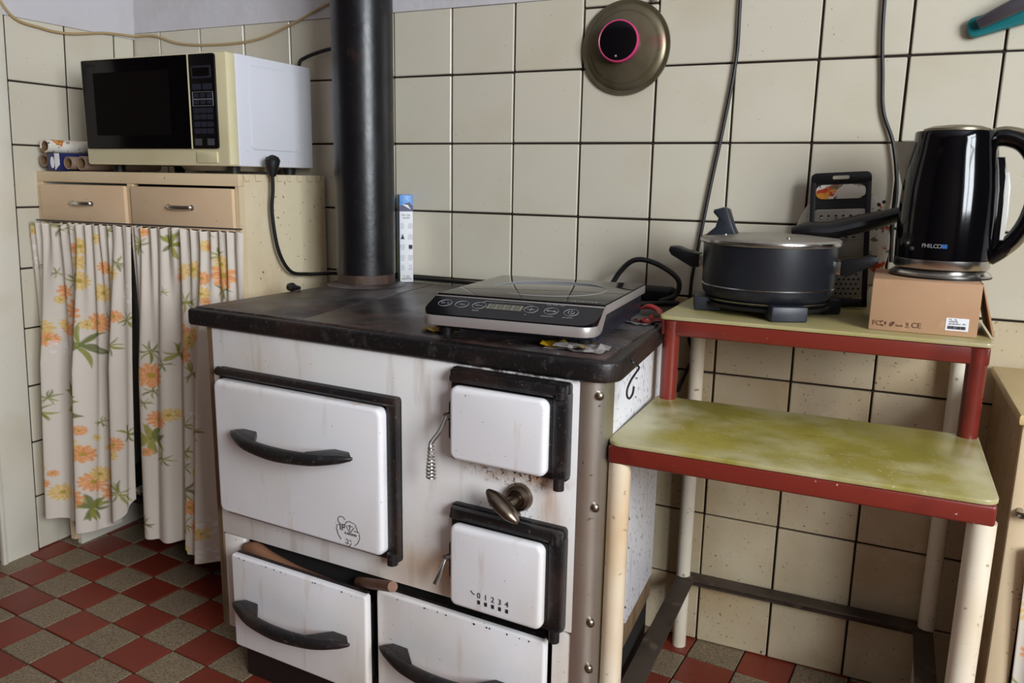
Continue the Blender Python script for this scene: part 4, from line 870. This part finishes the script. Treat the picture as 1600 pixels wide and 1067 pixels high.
# ------------------------------------------------------------------ cardboard box and kettle
cb = thing('cardboard_box', 'brown cardboard box with white barcode label under the kettle', 'box', (1.787,-.302,SH)); cb.scale = (.92,1.05,.92)
b = B(); b.box(0,.156,0,.158,0,.084,.0015); part('carton_body', b, M['card'], cb)
b = B(); b.prism([(.1565,.0835),(.158,.0835),(.182,.002),(.179,.001)],.012,.15,'xz'); part('open_flap', b, M['card'], cb)
b = B(); b.prism(rrect(.111,.143,.009,.029,.001),-.0006,.0004,'xz'); lb = part('label_sticker', b, M['white'], cb)
b = B()
x = .114
while x < .139:
    wl = rg.choice((.0004,.0008,.0012)); b.box(x,x+wl,-.0011,-.0005,.0115,.0165); x += wl+rg.choice((.0004,.0007))
part('barcode', b, M['ink'], lb)
for k,(z,wd) in enumerate(((.0255,.011),(.0222,.013),(.0185,.024))): tiny_print(frame((.115+wd/2,-.0008,z),(1,0,0),(0,0,1)), wd, .0026, M['ink'], lb, k+20)
for x,s_,sz in ((.0115,'FC',.011),(.0455,'RoHS',.0045),(.070,'CE',.012)): text(s_, sz, frame((x,-.0006,.0085),(1,0,0),(0,0,1)), M['ink_brown'], cb)
b = B()
for k in range(3):
    a0 = math.radians(90+120*k); b.tube([(.0215+.0038*math.cos(a0+j*.28),-.0004,.0122+.0038*math.sin(a0+j*.28)) for j in range(6)],[.0009,.0009,.0009,.0013,.0011,.0003],5)
b.prism([(.031,.009),(.0335,.0075),(.038,.012),(.0385,.016),(.034,.0155),(.0312,.0125)],-.0006,.0003,'xz'); b.box(.054,.060,-.0006,.0003,.0075,.0085); b.tube([(.055,-.0004,.010),(.059,-.0004,.016)],.0005,4); b.tube([(.059,-.0004,.010),(.055,-.0004,.016)],.0005,4)
part('recycling_mark', b, M['ink_brown'], cb)
kt = thing('electric_kettle', 'glossy black electric kettle standing on a brown box', 'kettle', (1.8785,-.205,SH+.0776), math.radians(-6)); kt.scale = (.945,.945,.945)
b = B(); b.lathe([(.072,0),(.0745,.003),(.0745,.006),(.066,.0125),(.03,.0135),(0,.0135)],64); kb = part('power_base', b, M['steel'], kt)
b = B(); b.lathe([(.0735,.0002),(.0755,.0005),(.0755,.0025),(.0735,.003)],64); part('base_edge', b, M['black_matt'], kb)
b = B(); b.lathe([(.060,.0138),(.069,.0145),(.0705,.017),(.0705,.029),(.069,.0305),(.06,.0305)],64); part('steel_band', b, M['steel'], kt)
b = B(); b.lathe([(.06,.0305),(.0705,.0305),(.0712,.06),(.0712,.105),(.0700,.140),(.0665,.170),(.0615,.200),(.0592,.214),(.0592,.2265),(.0575,.229),(.048,.229),(0,.229)],72); kbody = part('kettle_body', b, M['kettle'], kt)
b = B(); b.lathe([(.048,.229),(.0475,.233),(.036,.237),(.018,.239),(0,.2395)],48); part('lid', b, M['olive'], kt)
# spout on the left
b = B(); b.prism([(-.054,-.024),(-.082,-.008),(-.088,0),(-.082,.008),(-.054,.024)],.140,.2135,'xy',.001)
for v in b.bm.verts:
    k = max(0,min(1,(v.co.z-.140)/.0735)); 
    if v.co.x < -.056: v.co.x = -.066 + (v.co.x+.066)*(.15+.85*k) - .002*k
part('spout', b, M['alu'], kt)
hp = [(.050,0,.2175),(.070,0,.2200),(.095,0,.208),(.112,0,.178),(.1165,0,.140),(.110,0,.098),(.098,0,.068),(.082,0,.046),(.066,0,.032)]
b = B(); b.tube(hp,[.014,.0145,.0135,.0115,.0105,.0105,.0115,.013,.012],16,sub=6,up=(0,1,0),sx=1.25); hd = part('handle', b, M['kettle'], kt)
b = B(); b.tube([(p[0]+.0115*(1 if 0<i<8 else .2)*(p[0]-.055)/.06,0,p[2]+(.010 if i<3 else (-.004 if i>5 else 0))) for i,p in enumerate(hp)],.0062,10,sub=6,up=(0,1,0),sx=1.9); part('handle_trim', b, M['olive'], hd)
b = B(); b.prism([(.058,.046),(.0745,.046),(.0785,.056),(.0765,.160),(.0710,.190),(.052,.190)],-.011,.011,'xz',.003); part('gauge_frame', b, M['kettle'], kt)
b = B(); b.prism([(.068,.062),(.0835,.062),(.0855,.10),(.0835,.145),(.079,.168),(.066,.168)],-.009,.009,'xz',.003); part('water_gauge', b, M['clear_strip'], kt)
a = math.radians(-108+8); rr = .0718
pos = 0.
for ch,wd in zip('PHILCO',(.066,.078,.038,.062,.078,.082)):
    aa = a - .20 + pos + wd/2; pos += wd
    text(ch, .0090, frame((rr*math.cos(aa),rr*math.sin(aa),.049),(-math.sin(aa),math.cos(aa),0),(0,0,1)), M['ink_grey'], kbody)
aa = a+.26; b = B(); b.box(-.0038,.0038,-.0003,.0003,0,.0062,M=frame((rr*math.cos(aa),rr*math.sin(aa),.049),(-math.sin(aa),math.cos(aa),0),(0,0,1)) @ Matrix.Rotation(math.radians(90),4,'X') @ Matrix.Diagonal((1,1,-1,1)) ); part('brand_square', b, M['brand_blue'], kbody)
b = B(); b.lathe([(0,.003),(.003,.002),(.0035,-.002)],12,'z',M=frame((.0712*math.cos(a-.42),.0712*math.sin(a-.42),.046),(-math.sin(a-.42),math.cos(a-.42),0),(0,0,1))); part('indicator', b, M['grey_plastic'], kbody)
